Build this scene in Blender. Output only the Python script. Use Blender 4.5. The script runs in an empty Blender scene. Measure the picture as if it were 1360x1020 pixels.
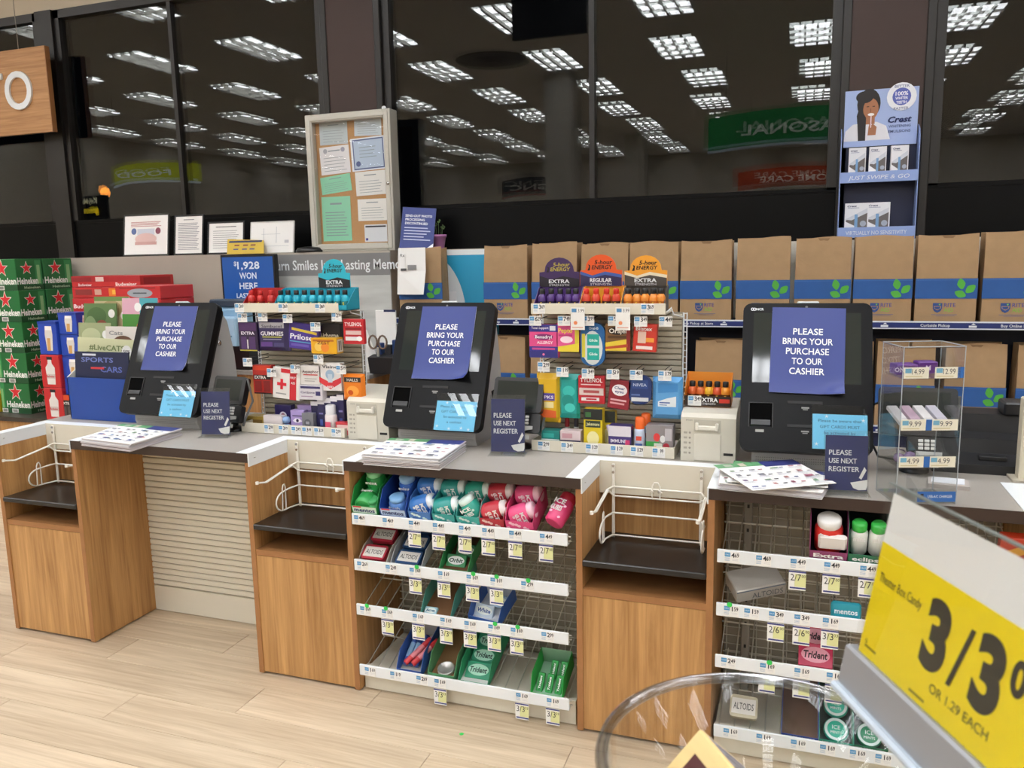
import bpy, bmesh, math, random
from mathutils import Matrix, Vector
random.seed(7)
PI = math.pi
SC = bpy.context.scene
COL = SC.collection

# ------------------------------------------------------------------ camera (fitted to the counter run; metres, X along counter, Y to the windows)
FPX, YAW, PITCH, ROLL = 1082.0, -0.3451, -0.1553, -0.0198
CAM = Vector((3.2855, -2.4937, 1.6128))
def cam_axes():
    fwd = Vector((math.sin(YAW)*math.cos(PITCH), math.cos(YAW)*math.cos(PITCH), math.sin(PITCH)))
    right = Vector((math.cos(YAW), -math.sin(YAW), 0)); up = right.cross(fwd)
    c, s = math.cos(ROLL), math.sin(ROLL)
    return c*right + s*up, -s*right + c*up, fwd
CR, CU, CF = cam_axes()
cd = bpy.data.cameras.new('camera'); cam = bpy.data.objects.new('camera', cd); COL.objects.link(cam)
cd.sensor_width = 36; cd.lens = FPX/1360*36; cd.clip_start = .02; cd.clip_end = 100; cd.dof.use_dof = True; cd.dof.focus_distance = 3.4; cd.dof.aperture_fstop = 12
m3 = Matrix((CR, CU, -CF)).transposed(); cam.matrix_world = Matrix.Translation(CAM) @ m3.to_4x4()
SC.camera = cam
SC.view_settings.view_transform = 'Standard'; SC.view_settings.look = 'None'
SC.view_settings.exposure = 0.0; SC.view_settings.gamma = 1.0; SC.view_settings.use_curve_mapping = False
w = bpy.data.worlds.new('night'); SC.world = w; w.use_nodes = True
w.node_tree.nodes['Background'].inputs[0].default_value = (.0012, .0013, .0018, 1)
LIGHT_STRENGTH = 18.5          # fluorescent troffers in the store ceiling
SC.cycles.max_bounces = 10; SC.cycles.transparent_max_bounces = 24; SC.cycles.caustics_reflective = False; SC.cycles.caustics_refractive = False
SC.cycles.sample_clamp_indirect = 4.0

def ray(u, v): return CF + CR*((u-680)/FPX) + CU*((510-v)/FPX)
def on(ax, val, u, v):          # a pixel's direction met with a known plane
    d = ray(u, v); i = 'XYZ'.index(ax); return CAM + d*((val-CAM[i])/d[i])
def pb(u0, v0, u1, v1, Y):      # pixel box on the plane Y -> x0, x1, z0, z1
    uc, vc = (u0+u1)/2, (v0+v1)/2
    return on('Y', Y, u0, vc)[0], on('Y', Y, u1, vc)[0], on('Y', Y, uc, v1)[2], on('Y', Y, uc, v0)[2]

# ------------------------------------------------------------------ materials
def lin(h):
    h = h.lstrip('#'); c = [int(h[i:i+2], 16)/255 for i in (0, 2, 4)]
    return [x/12.92 if x <= .04045 else ((x+.055)/1.055)**2.4 for x in c]
MATS = {}
def mat(hexc, rough=.5, metal=0., var=0., scale=30., emit=0., bump=0., spec=.5, name=None, stretch=None):
    key = (hexc, rough, metal, var, scale, emit, bump, spec, stretch)
    if key in MATS: return MATS[key]
    m = bpy.data.materials.new(name or 'surface_'+hexc.lstrip('#')); m.use_nodes = True
    nt = m.node_tree; b = nt.nodes['Principled BSDF']; c = lin(hexc)
    b.inputs['Base Color'].default_value = (*c, 1); b.inputs['Roughness'].default_value = rough
    b.inputs['Metallic'].default_value = metal; b.inputs['Specular IOR Level'].default_value = spec
    if emit: b.inputs['Emission Color'].default_value = (*c, 1); b.inputs['Emission Strength'].default_value = emit
    if var or bump:
        tc = nt.nodes.new('ShaderNodeTexCoord'); n = nt.nodes.new('ShaderNodeTexNoise'); n.inputs['Scale'].default_value = scale; n.inputs['Detail'].default_value = 4
        if stretch:
            mp = nt.nodes.new('ShaderNodeMapping'); mp.inputs['Scale'].default_value = stretch
            nt.links.new(tc.outputs['Object'], mp.inputs[0]); nt.links.new(mp.outputs[0], n.inputs['Vector'])
        else: nt.links.new(tc.outputs['Object'], n.inputs['Vector'])
        if var:
            r = nt.nodes.new('ShaderNodeValToRGB'); r.color_ramp.elements[0].position = .3; r.color_ramp.elements[1].position = .7
            r.color_ramp.elements[0].color = (*[x*(1-var) for x in c], 1); r.color_ramp.elements[1].color = (*[min(1, x*(1+var)) for x in c], 1)
            nt.links.new(n.outputs['Fac'], r.inputs[0]); nt.links.new(r.outputs[0], b.inputs['Base Color'])
        if bump:
            bp = nt.nodes.new('ShaderNodeBump'); bp.inputs['Strength'].default_value = bump; bp.inputs['Distance'].default_value = .01
            nt.links.new(n.outputs['Fac'], bp.inputs['Height']); nt.links.new(bp.outputs[0], b.inputs['Normal'])
    MATS[key] = m; return m
def wood_mat(name, a, b_, axis, rough=.45, rnd=0., fine=(26, 26, 1.1), spec=.4):
    m = bpy.data.materials.new(name); m.use_nodes = True; nt = m.node_tree; b = nt.nodes['Principled BSDF']
    b.inputs['Roughness'].default_value = rough; b.inputs['Specular IOR Level'].default_value = spec
    tc = nt.nodes.new('ShaderNodeTexCoord'); mp = nt.nodes.new('ShaderNodeMapping')
    mp.inputs['Scale'].default_value = fine if axis == 'Z' else (fine[2], fine[0], fine[1])
    oi = nt.nodes.new('ShaderNodeObjectInfo'); sc = nt.nodes.new('ShaderNodeVectorMath'); sc.operation = 'SCALE'; sc.inputs['Scale'].default_value = 37 if rnd else 0
    cv = nt.nodes.new('ShaderNodeCombineXYZ')
    for i in range(3): nt.links.new(oi.outputs['Random'], cv.inputs[i])
    nt.links.new(cv.outputs[0], sc.inputs[0])
    ad = nt.nodes.new('ShaderNodeVectorMath'); ad.operation = 'ADD'
    nt.links.new(tc.outputs['Object'], mp.inputs[0]); nt.links.new(mp.outputs[0], ad.inputs[0]); nt.links.new(sc.outputs[0], ad.inputs[1])
    n = nt.nodes.new('ShaderNodeTexNoise'); n.inputs['Scale'].default_value = 1; n.inputs['Detail'].default_value = 6; n.inputs['Roughness'].default_value = .62; n.inputs['Distortion'].default_value = 1.1
    n2 = nt.nodes.new('ShaderNodeTexNoise'); n2.inputs['Scale'].default_value = 5; n2.inputs['Detail'].default_value = 3
    nt.links.new(ad.outputs[0], n.inputs['Vector']); nt.links.new(ad.outputs[0], n2.inputs['Vector'])
    mx = nt.nodes.new('ShaderNodeMath'); mx.operation = 'MULTIPLY_ADD'; mx.inputs[1].default_value = .35
    nt.links.new(n2.outputs['Fac'], mx.inputs[0]); nt.links.new(n.outputs['Fac'], mx.inputs[2])
    r = nt.nodes.new('ShaderNodeValToRGB'); r.color_ramp.elements[0].position = .42; r.color_ramp.elements[1].position = .92
    r.color_ramp.elements[0].color = (*lin(a), 1); r.color_ramp.elements[1].color = (*lin(b_), 1)
    nt.links.new(mx.outputs[0], r.inputs[0])
    out = r.outputs[0]
    if rnd:
        h = nt.nodes.new('ShaderNodeHueSaturation'); ma = nt.nodes.new('ShaderNodeMath'); ma.operation = 'MULTIPLY_ADD'; ma.inputs[1].default_value = rnd; ma.inputs[2].default_value = 1-rnd/2
        nt.links.new(oi.outputs['Random'], ma.inputs[0]); nt.links.new(ma.outputs[0], h.inputs['Value']); nt.links.new(out, h.inputs['Color']); out = h.outputs[0]
    nt.links.new(out, b.inputs['Base Color']); return m
def glass_mat(name, ior=1.5, tint=(.97, .98, .98), rough=0., dirt=0.):
    m = bpy.data.materials.new(name); m.use_nodes = True; nt = m.node_tree; nt.nodes.clear()
    o = nt.nodes.new('ShaderNodeOutputMaterial'); t = nt.nodes.new('ShaderNodeBsdfTransparent'); g = nt.nodes.new('ShaderNodeBsdfGlossy')
    f = nt.nodes.new('ShaderNodeFresnel'); ge = nt.nodes.new('ShaderNodeNewGeometry'); mi = nt.nodes.new('ShaderNodeMapRange')
    mi.inputs['To Min'].default_value = ior; mi.inputs['To Max'].default_value = 1/ior; nt.links.new(ge.outputs['Backfacing'], mi.inputs['Value']); nt.links.new(mi.outputs[0], f.inputs[0])   # same reflectance from either side
    mx = nt.nodes.new('ShaderNodeMixShader')
    t.inputs[0].default_value = (*tint, 1); g.inputs['Roughness'].default_value = rough
    nt.links.new(f.outputs[0], mx.inputs[0]); nt.links.new(t.outputs[0], mx.inputs[1]); nt.links.new(g.outputs[0], mx.inputs[2]); nt.links.new(mx.outputs[0], o.inputs[0])
    return m
WOOD = wood_mat('honey_laminate', '#94683a', '#cb9d66', 'Z')
WOODEDGE = mat('#9c6c41', .5, var=.06, scale=20, name='laminate_edge')
SIGNWOOD = wood_mat('sign_oak', '#9c6d42', '#c39466', 'X', fine=(22, 30, 1.2))
PLANK = wood_mat('pale_plank', '#ad987d', '#d6c4a9', 'X', rough=.42, rnd=.12, fine=(20, 20, 1.0), spec=.45)
GLASS = glass_mat('window_glass', 1.62, (.8, .82, .8))
ACRY = glass_mat('clear_acrylic', 1.4, (.965, .975, .975))
SLEEVE = glass_mat('clear_sleeve', 1.3, (.975, .98, .98))
WHITE = mat('#e4e8ea', .35, name='white_enamel'); CREAM = mat('#d9d3c2', .45, name='cream_steel'); BLACK = mat('#121214', .35, name='black_plastic')
TAUPE = mat('#a39d95', .35, var=.04, scale=300, name='taupe_laminate'); BROWN = mat('#35261f', .4, name='dark_brown_edge')
BLKSHELF = mat('#1b1918', .28, name='black_laminate'); WIRE = mat('#c9c5b8', .4, name='coated_wire'); RACKW = mat('#ece9df', .3, name='white_wire')
STEEL = mat('#8f8b82', .45, name='grey_steel'); KRAFT = mat('#a58662', .8, var=.06, scale=14, bump=.25, name='kraft_paper')
NAVY = mat('#17254f', .45, name='navy_print'); BLUE = mat('#26377f', .38, name='sign_blue'); PAPER = mat('#ecebe7', .6, name='white_paper')
CHROME = mat('#c8c8c8', .2, metal=1., name='chrome')

# ------------------------------------------------------------------ mesh building
TXT = {}
def glyphs(s, bold=0., shear=0., res=2):
    k = (s, bold, shear, res)
    if k not in TXT:
        c = bpy.data.curves.new('t', 'FONT'); c.body = s; c.resolution_u = res; c.offset = bold; c.shear = shear
        o = bpy.data.objects.new('t', c); COL.objects.link(o)
        me = bpy.data.meshes.new_from_object(o.evaluated_get(bpy.context.evaluated_depsgraph_get()))
        vs = [(v.co.x, v.co.y) for v in me.vertices]; fs = [tuple(p.vertices) for p in me.polygons]
        bpy.data.objects.remove(o); bpy.data.curves.remove(c); bpy.data.meshes.remove(me)
        if vs:
            x0 = min(v[0] for v in vs); x1 = max(v[0] for v in vs)
            vs = [(x-(x0+x1)/2, y) for x, y in vs]; W = x1-x0
        else: W = 0
        TXT[k] = (vs, fs, W)
    return TXT[k]
CAPH = .69
class MB:
    def __init__(s): s.v = []; s.f = []; s.mi = []; s.sm = []; s.mats = []; s.M = Matrix()
    def _m(s, m):
        if isinstance(m, str): m = mat(m)
        if m not in s.mats: s.mats.append(m)
        return s.mats.index(m)
    def add(s, vs, fs, m, smooth=False):
        b = len(s.v); k = s._m(m); M = s.M
        s.v += [tuple(M @ Vector(v)) for v in vs]
        for f in fs: s.f.append([b+i for i in f]); s.mi.append(k); s.sm.append(smooth)
        return s
    def poly(s, pts, m): return s.add(pts, [range(len(pts))], m)
    def box(s, x0, x1, y0, y1, z0, z1, m, c=0.):
        if c <= 0:
            v = [(x, y, z) for z in (z0, z1) for y in (y0, y1) for x in (x0, x1)]
            return s.add(v, [(0, 2, 3, 1), (4, 5, 7, 6), (0, 1, 5, 4), (2, 6, 7, 3), (0, 4, 6, 2), (1, 3, 7, 5)], m)
        c = min(c, .49*min(x1-x0, y1-y0, z1-z0)); v = []; idx = {}
        for iz, z in enumerate((z0, z1)):
            for iy, y in enumerate((y0, y1)):
                for ix, x in enumerate((x0, x1)):
                    dx, dy, dz = (c if ix == 0 else -c), (c if iy == 0 else -c), (c if iz == 0 else -c)
                    for a, p in (('x', (x, y+dy, z+dz)), ('y', (x+dx, y, z+dz)), ('z', (x+dx, y+dy, z))):
                        idx[(ix, iy, iz, a)] = len(v); v.append(p)
        I = lambda x, y, z, a: idx[(x, y, z, a)]
        f = []
        for k in (0, 1):
            q = [I(k, 0, 0, 'x'), I(k, 1, 0, 'x'), I(k, 1, 1, 'x'), I(k, 0, 1, 'x')]; f.append(q if k else q[::-1])
            q = [I(0, k, 0, 'y'), I(1, k, 0, 'y'), I(1, k, 1, 'y'), I(0, k, 1, 'y')]; f.append(q[::-1] if k else q)
            q = [I(0, 0, k, 'z'), I(1, 0, k, 'z'), I(1, 1, k, 'z'), I(0, 1, k, 'z')]; f.append(q if k else q[::-1])
        for a in (0, 1):
            for b in (0, 1):
                f.append([I(a, b, 0, 'x'), I(a, b, 1, 'x'), I(a, b, 1, 'y'), I(a, b, 0, 'y')])
                f.append([I(a, 0, b, 'x'), I(a, 1, b, 'x'), I(a, 1, b, 'z'), I(a, 0, b, 'z')])
                f.append([I(0, a, b, 'y'), I(1, a, b, 'y'), I(1, a, b, 'z'), I(0, a, b, 'z')])
                for d in (0, 1): f.append([I(a, b, d, 'x'), I(a, b, d, 'y'), I(a, b, d, 'z')])
        return s.add(v, f, m)
    def rect(s, x0, x1, z0, z1, y, m): return s.add([(x0, y, z0), (x1, y, z0), (x1, y, z1), (x0, y, z1)], [(0, 1, 2, 3)], m)
    def pxz(s, pts, y, m): return s.add([(x, y, z) for x, z in pts], [range(len(pts))], m)
    def ell(s, cx, cz, rx, rz, y, m, n=20, a0=0): return s.pxz([(cx+rx*math.cos(a0+2*PI*i/n), cz+rz*math.sin(a0+2*PI*i/n)) for i in range(n)], y, m)
    def star(s, cx, cz, r, y, m, k=.4):
        c = [(cx+(r if i % 2 == 0 else r*k)*math.sin(PI*i/5), cz+(r if i % 2 == 0 else r*k)*math.cos(PI*i/5)) for i in range(10)]
        return s.add([(cx, y, cz)]+[(x, y, z) for x, z in c], [(0, 1+i, 1+(i+1) % 10) for i in range(10)], m)
    def ring(s, cx, cz, r0, r1, y, m, n=24):
        v = []
        for i in range(n):
            a = 2*PI*i/n; v += [(cx+r0*math.cos(a), y, cz+r0*math.sin(a)), (cx+r1*math.cos(a), y, cz+r1*math.sin(a))]
        return s.add(v, [(2*i, 2*i+1, (2*i+3) % (2*n), (2*i+2) % (2*n)) for i in range(n)], m)
    def extr(s, pts, y0, y1, m, side=None):          # outline in XZ pushed along Y
        n = len(pts); v = [(x, y0, z) for x, z in pts]+[(x, y1, z) for x, z in pts]
        s.add(v, [list(range(n)), list(range(2*n-1, n-1, -1))], m)
        return s.add(v, [(i, i+n, (i+1) % n+n, (i+1) % n) for i in range(n)], side or m)
    def extx(s, pts, x0, x1, m):                     # outline in YZ pushed along X
        n = len(pts); v = [(x0, y, z) for y, z in pts]+[(x1, y, z) for y, z in pts]
        return s.add(v, [list(range(n)), list(range(2*n-1, n-1, -1))]+[(i, i+n, (i+1) % n+n, (i+1) % n) for i in range(n)], m)
    def extz(s, pts, z0, z1, m):
        n = len(pts); v = [(x, y, z0) for x, y in pts]+[(x, y, z1) for x, y in pts]
        return s.add(v, [list(range(n-1, -1, -1)), list(range(n, 2*n))]+[(i, (i+1) % n, (i+1) % n+n, i+n) for i in range(n)], m)
    def tube(s, pts, r, m, n=6, closed=False):
        P = [Vector(p) for p in pts]; N = len(P); v = []; ref = None
        for i, p in enumerate(P):
            if closed: t = P[(i+1) % N]-P[i-1]
            else: t = P[min(i+1, N-1)]-P[max(i-1, 0)]
            t.normalize()
            if ref is None: ref = Vector((0, 0, 1)) if abs(t.z) < .9 else Vector((1, 0, 0))
            a = t.cross(ref)
            if a.length < 1e-4: a = t.cross(Vector((.3, .9, .2)))
            a.normalize(); b = a.cross(t); ref = b
            v += [tuple(p+a*(r*math.cos(2*PI*k/n))+b*(r*math.sin(2*PI*k/n))) for k in range(n)]
        L = N if closed else N-1
        f = [(i*n+k, i*n+(k+1) % n, ((i+1) % N)*n+(k+1) % n, ((i+1) % N)*n+k) for i in range(L) for k in range(n)]
        s.add(v, f, m, True)
        if not closed: s.add(v[:n]+v[-n:], [list(range(n-1, -1, -1)), list(range(n, 2*n))], m)
        return s
    def lathe(s, prof, m, cx=0, cy=0, n=16):
        v = []; k = len(prof)
        for r, z in prof:
            v += [(cx+r*math.cos(2*PI*i/n), cy+r*math.sin(2*PI*i/n), z) for i in range(n)]
        f = [(j*n+i, j*n+(i+1) % n, (j+1)*n+(i+1) % n, (j+1)*n+i) for j in range(k-1) for i in range(n)]
        s.add(v, f, m, True)
        if prof[0][0] > 1e-5: s.add(v[:n], [list(range(n-1, -1, -1))], m)
        if prof[-1][0] > 1e-5: s.add(v[-n:], [list(range(n))], m)
        return s
    def text(s, t, cx, cz, h, m, y=0., w=None, bold=.0, shear=0., maxw=None, align='c', res=2):
        vs, fs, W = glyphs(t, bold, shear, res)
        if not vs: return s
        k = h/CAPH; kx = k if w is None else w/W
        if maxw and W*kx > maxw: kx = maxw/W
        ox = cx if align == 'c' else (cx+W*kx/2 if align == 'l' else cx-W*kx/2)
        return s.add([(ox+a*kx, y, cz-h/2+b*k) for a, b in vs], fs, m)
    def build(s, name, parent=None, M=None, me_only=False, keep=False):
        me = bpy.data.meshes.new(name); me.from_pydata(s.v, [], s.f)
        for m in s.mats: me.materials.append(m)
        me.polygons.foreach_set('material_index', s.mi); me.polygons.foreach_set('use_smooth', s.sm)
        if not keep:
            bm = bmesh.new(); bm.from_mesh(me); bmesh.ops.recalc_face_normals(bm, faces=bm.faces); bm.to_mesh(me); bm.free()
        me.update()
        if me_only: return me
        return link(name, me, parent, M)
WORLD_PARENTS = {}
def link(name, me, parent=None, M=None):
    o = bpy.data.objects.new(name, me); COL.objects.link(o)
    if parent is not None:
        o.parent = parent
        if parent.name in WORLD_PARENTS: o.matrix_parent_inverse = WORLD_PARENTS[parent.name]
    if M is not None: o.matrix_basis = M
    return o
def tag(o, label, cat, group=None):
    o['label'] = label; o['category'] = cat
    if group: o['group'] = group
    return o
def thing(name, label, cat, group=None, loc=(0, 0, 0), rotz=0., world=False, M=None):   # an Empty at the base of a thing
    o = bpy.data.objects.new(name, None); COL.objects.link(o); o.empty_display_size = .05
    m = M if M is not None else Matrix.Translation(loc) @ Matrix.Rotation(rotz, 4, 'Z')
    o.matrix_basis = m
    if world: WORLD_PARENTS[o.name] = m.inverted()
    return tag(o, label, cat, group)
def struct(o, kind='structure'): o['kind'] = kind; return o
T = lambda x, y, z: Matrix.Translation((x, y, z))
RX = lambda a: Matrix.Rotation(a, 4, 'X')
RY = lambda a: Matrix.Rotation(a, 4, 'Y')
RZ = lambda a: Matrix.Rotation(a, 4, 'Z')
def B(*a): m = MB(); m.box(*a); return m
ORD = ['first', 'second', 'third', 'fourth', 'fifth', 'sixth', 'seventh', 'eighth', 'ninth', 'tenth', 'eleventh', 'twelfth']

# prints on the face y of a w x h panel: fractions of the panel, origin bottom left
def prints(mb, w, h, y, pr, x0=None, z0=0., e=.0006):
    x0 = -w/2 if x0 is None else x0; k = 0
    for p in pr:
        k += 1; yy = y-e-k*.00012; t = p[0]
        X = lambda a: x0+a*w
        Z = lambda a: z0+a*h
        if t == 'r': mb.rect(X(p[1]), X(p[2]), Z(p[3]), Z(p[4]), yy, p[5])
        elif t == 't': mb.text(p[1], X(p[2]), Z(p[3]), p[4]*h, p[5], yy, w=p[6]*w if len(p) > 6 and p[6] else None, bold=p[7] if len(p) > 7 else .02, shear=p[8] if len(p) > 8 else 0, maxw=w*.98)
        elif t == 'e': mb.ell(X(p[1]), Z(p[2]), p[3]*w, p[4]*h, yy, p[5])
        elif t == 'c': mb.ell(X(p[1]), Z(p[2]), p[3]*w, p[3]*w, yy, p[4])
        elif t == 's': mb.star(X(p[1]), Z(p[2]), p[3]*w, yy, p[4])
        elif t == 'p': mb.pxz([(X(a), Z(b)) for a, b in p[1]], yy, p[2])
    return mb

# ================================================================== THE ROOM
YW = 2.45; HC = 4.2; XL, XR, YR = -10.5, 12.0, -15.0
LEDGE = 1.665; WB, WT = 1.94, 3.49
HEAD = mat('#c9bda9', .7, name='header_paint'); CEIL = mat('#d8d6d0', .8, var=.03, scale=3, name='ceiling_tile'); WALLP = mat('#b5aea0', .7, name='store_wall')
floor = struct(B(XL, XR, YR, YW+.2, -.06, -.003, wood_mat('floor_base', '#8d7c69', '#b9a78f', 'X', rnd=0.)).build('floor'))
pm = MB(); pm.box(-.609, .609, -.089, .089, -.004, 0, PLANK, .001); plank_me = pm.build('plank', me_only=True)
for r in range(-12, 10):
    off = (r*.437) % 1.22
    for k in range(-4, 5):
        x = k*1.22+off; y = r*.18
        if -2.6 < x < 5.0: link('plank', plank_me, floor, T(x, y, 0))
struct(B(XL, XR, YR, YW+.2, HC, HC+.1, CEIL).build('ceiling'))
struct(B(XL, XL+.1, YR, YW, 0, HC, WALLP).build('wall_left')); struct(B(XR-.1, XR, YR, YW, 0, HC, WALLP).build('wall_right'))
struct(B(XL, XR, YR-.1, YR, 0, HC, WALLP).build('wall_rear'))
struct(B(XL, XR, YW-.02, YW+.2, WT, HC, HEAD).build('wall_header'))
struct(B(XL, XR, YW+.02, YW+.2, 0, LEDGE-.02, WALLP).build('wall_back'))
FRAME = mat('#1a1613', .4, name='bronze_frame'); BANDM = mat('#050506', .35, spec=.15, name='black_sill_panel'); PILM = mat('#38241e', .55, var=.1, scale=3, name='brown_pillar')
def window(n, x0, x1, mulls):
    f = MB(); f.box(x0, x1, YW-.03, YW+.05, WT-.06, WT, FRAME); f.box(x0, x1, YW-.03, YW+.05, WB-.012, WB+.012, BANDM)
    f.box(x0, x0+.05, YW-.03, YW+.05, WB, WT, FRAME); f.box(x1-.05, x1, YW-.03, YW+.05, WB, WT, FRAME)
    o = struct(f.build('window_%d' % n))
    B(x0, x1, YW-.025, YW+.04, LEDGE, WB, BANDM).build('lower_panel', o)
    xs = [x0]+mulls+[x1]
    for m in mulls: B(m-.016, m+.016, YW-.022, YW+.045, WB, WT, FRAME).build('mullion', o)
    for a, b in zip(xs[:-1], xs[1:]):
        p = MB(); p.rect(a, b, WB, WT, YW, GLASS); p.build('pane', o, keep=True)
        p = MB(); p.M = T((a+b)/2, YW+.03, (WB+WT)/2) @ RX(.004) @ RZ(.005); p.rect((a-b)/2, (b-a)/2, (WB-WT)/2, (WT-WB)/2, 0, GLASS); p.build('outer_pane', o, keep=True)
window(1, -5.0, -2.22, [-3.6]); window(2, -2.06, .24, [-1.0]); window(3, .68, 3.43, [2.055]); window(4, 3.88, 8.0, [5.4])
for i, (a, b, fr) in enumerate(((-2.22, -2.06, 0), (.24, .68, 1), (3.43, 3.88, 1))):
    t = MB(); t.box(a+(.035 if fr else 0), b-(.035 if fr else 0), YW-.05, YW+.1, LEDGE, WT, PILM if fr else FRAME)
    if fr: t.box(a, a+.045, YW-.06, YW+.1, LEDGE, WT, FRAME, .004); t.box(b-.045, b, YW-.06, YW+.1, LEDGE, WT, FRAME, .004)
    struct(t.build('trim_%d' % (i+1)))
struct(B(XL, -5, YW, YW+.1, LEDGE, WT, FRAME).build('wall_window_left')); struct(B(8, XR, YW, YW+.1, LEDGE, WT, FRAME).build('wall_window_right'))

# ceiling lights: recessed fluorescent troffers, seen mirrored in the window
EMIT = mat('#f7faff', .5, emit=LIGHT_STRENGTH, name='fluorescent_lens'); LOUV = mat('#b9b7b0', .35, metal=.6, name='louver_metal')
def light_meshes():
    w, l = .28, .56
    fr = MB()
    for a in (-1, 1): fr.box(a*w-.02, a*w+.02, -l-.02, l+.02, -.012, 0, WHITE); fr.box(-w, w, a*l-.02, a*l+.02, -.012, 0, WHITE)
    le = MB(); le.box(-w, w, -l, l, -.004, -.001, EMIT)
    lv = MB()
    for k in range(1, 4): lv.box(-w+k*w/2-.012, -w+k*w/2+.012, -l, l, -.045, -.006, LOUV)
    for k in range(1, 4): lv.box(-w, w, -l+k*l/2-.004, -l+k*l/2+.004, -.035, -.006, LOUV)
    return fr.build('frame', me_only=True), le.build('lens', me_only=True), lv.build('louver', me_only=True)
LF, LE, LV = light_meshes()
for r in range(8):
    for c in range(-9, 4):
        x = 4.98+1.65*c+.12*(r % 2); y = .5-2.07*r
        t = thing('ceiling_light', 'recessed white fluorescent troffer with louver in the store ceiling', 'ceiling light', 'troffers across the store ceiling', (x, y, HC))
        link('frame', LF, t); link('lens', LE, t); link('louver', LV, t)
# round air diffuser, columns and hanging department signs of the store, mirrored in the glass
d = MB()
for k in range(5): d.lathe([(.08+.09*k, -.02), (.12+.09*k, -.05+.008*k), (.13+.09*k, -.05+.008*k), (.14+.09*k, 0)], mat('#6c6a66', .5), n=28)
p = on('Z', HC, 655, 80); tag(d.build('air_diffuser', None, T(p[0], 2*YW-p[1], HC)), 'round stepped air diffuser in the store ceiling', 'air vent')
for i, (u, dep) in enumerate(((748, 9.5), (1218, 9.0), (845, 16))):
    p = on('Y', dep, u, 150); c = MB(); c.box(-.22, .22, -.22, .22, 0, HC, mat('#b9b4a8', .6), .01); c.box(-.24, .24, -.24, .24, 0, .15, mat('#6b665e', .6))
    tag(c.build('column', None, T(p[0], 2*YW-dep, 0)), ['pale square column nearest the middle window reflection', 'pale square column mirrored beyond the toothpaste display', 'pale square column farthest back in the mirrored store'][i], 'column')
def banner(name, label, txt, u, v, dep, w, h, fill, stroke, tcol, curve=.12):   # department signs; glow added to most to brighten their mirror image
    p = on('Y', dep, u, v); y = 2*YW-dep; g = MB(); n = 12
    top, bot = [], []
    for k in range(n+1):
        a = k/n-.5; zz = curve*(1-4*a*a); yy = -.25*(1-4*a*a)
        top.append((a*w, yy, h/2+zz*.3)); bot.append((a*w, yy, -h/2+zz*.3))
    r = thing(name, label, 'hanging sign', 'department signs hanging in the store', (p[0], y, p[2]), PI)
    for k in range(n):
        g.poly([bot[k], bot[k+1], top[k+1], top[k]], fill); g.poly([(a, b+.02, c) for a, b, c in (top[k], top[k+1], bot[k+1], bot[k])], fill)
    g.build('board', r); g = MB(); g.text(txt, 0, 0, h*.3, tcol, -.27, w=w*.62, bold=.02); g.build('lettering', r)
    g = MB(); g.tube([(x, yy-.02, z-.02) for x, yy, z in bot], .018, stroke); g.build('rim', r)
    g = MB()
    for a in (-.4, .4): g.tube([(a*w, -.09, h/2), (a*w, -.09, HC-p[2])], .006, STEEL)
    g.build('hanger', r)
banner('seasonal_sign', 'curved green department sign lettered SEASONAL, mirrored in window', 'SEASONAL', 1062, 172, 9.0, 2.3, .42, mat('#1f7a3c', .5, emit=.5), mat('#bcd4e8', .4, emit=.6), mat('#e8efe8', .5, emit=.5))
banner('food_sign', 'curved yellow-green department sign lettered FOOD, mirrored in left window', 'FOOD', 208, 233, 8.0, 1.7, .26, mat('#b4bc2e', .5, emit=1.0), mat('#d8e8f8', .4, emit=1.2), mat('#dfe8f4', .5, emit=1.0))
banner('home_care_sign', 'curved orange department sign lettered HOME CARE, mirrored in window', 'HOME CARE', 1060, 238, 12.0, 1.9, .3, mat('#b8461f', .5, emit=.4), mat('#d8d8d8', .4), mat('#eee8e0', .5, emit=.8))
banner('vitamin_sign', 'curved dark department sign lettered GNC, mirrored low in window', 'GNC', 710, 250, 12.5, 1.3, .3, mat('#3a3a38', .5), mat('#a83a2c', .4), mat('#d8d4cc', .5))
p = on('Y', 4.9, 730, 15); r = thing('hanging_sign', 'black-backed sign panel hanging from ceiling, mirrored at top of window', 'hanging sign', None, (p[0], 2*YW-4.9, p[2]))
B(-.35, .35, -.02, .02, -.22, .3, mat('#050506', .6)).build('board', r)
g = MB(); g.tube([(-.3, 0, .3), (-.3, 0, HC-p[2])], .006, STEEL); g.tube([(.3, 0, .3), (.3, 0, HC-p[2])], .006, STEEL); g.build('hanger', r)
# key-cutting kiosk, its lit key sign mirrored in the left window
p = on('Y', 6.0, 108, 276); r = thing('key_kiosk', 'black key-cutting kiosk with lit yellow key sign, mirrored in window', 'kiosk', None, (p[0], 2*YW-6.0, 0), PI)
g = MB(); g.box(-.35, .35, 0, .5, 0, p[2]-.16, mat('#141416', .4), .02); g.build('cabinet', r)
g = MB(); g.box(-.33, .33, .1, .16, p[2]-.16, p[2]+.16, mat('#0c0c0d', .4), .01); g.build('sign_board', r)
KY = mat('#d8c020', .5, emit=3.0)
g = MB(); g.ell(.17, -.03+p[2], .09, .08, .09, KY); g.box(-.2, .12, .085, .09, p[2]-.07, p[2]-.01, KY); g.box(-.2, -.15, .085, .09, p[2]-.1, p[2]-.05, KY); g.build('key_emblem', r)
g = MB(); g.text('KeyMe', -.05, p[2]+.09, .07, mat('#e8e4c0', .5, emit=2.0), .085, bold=.02); g.build('lettering', r)
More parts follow.
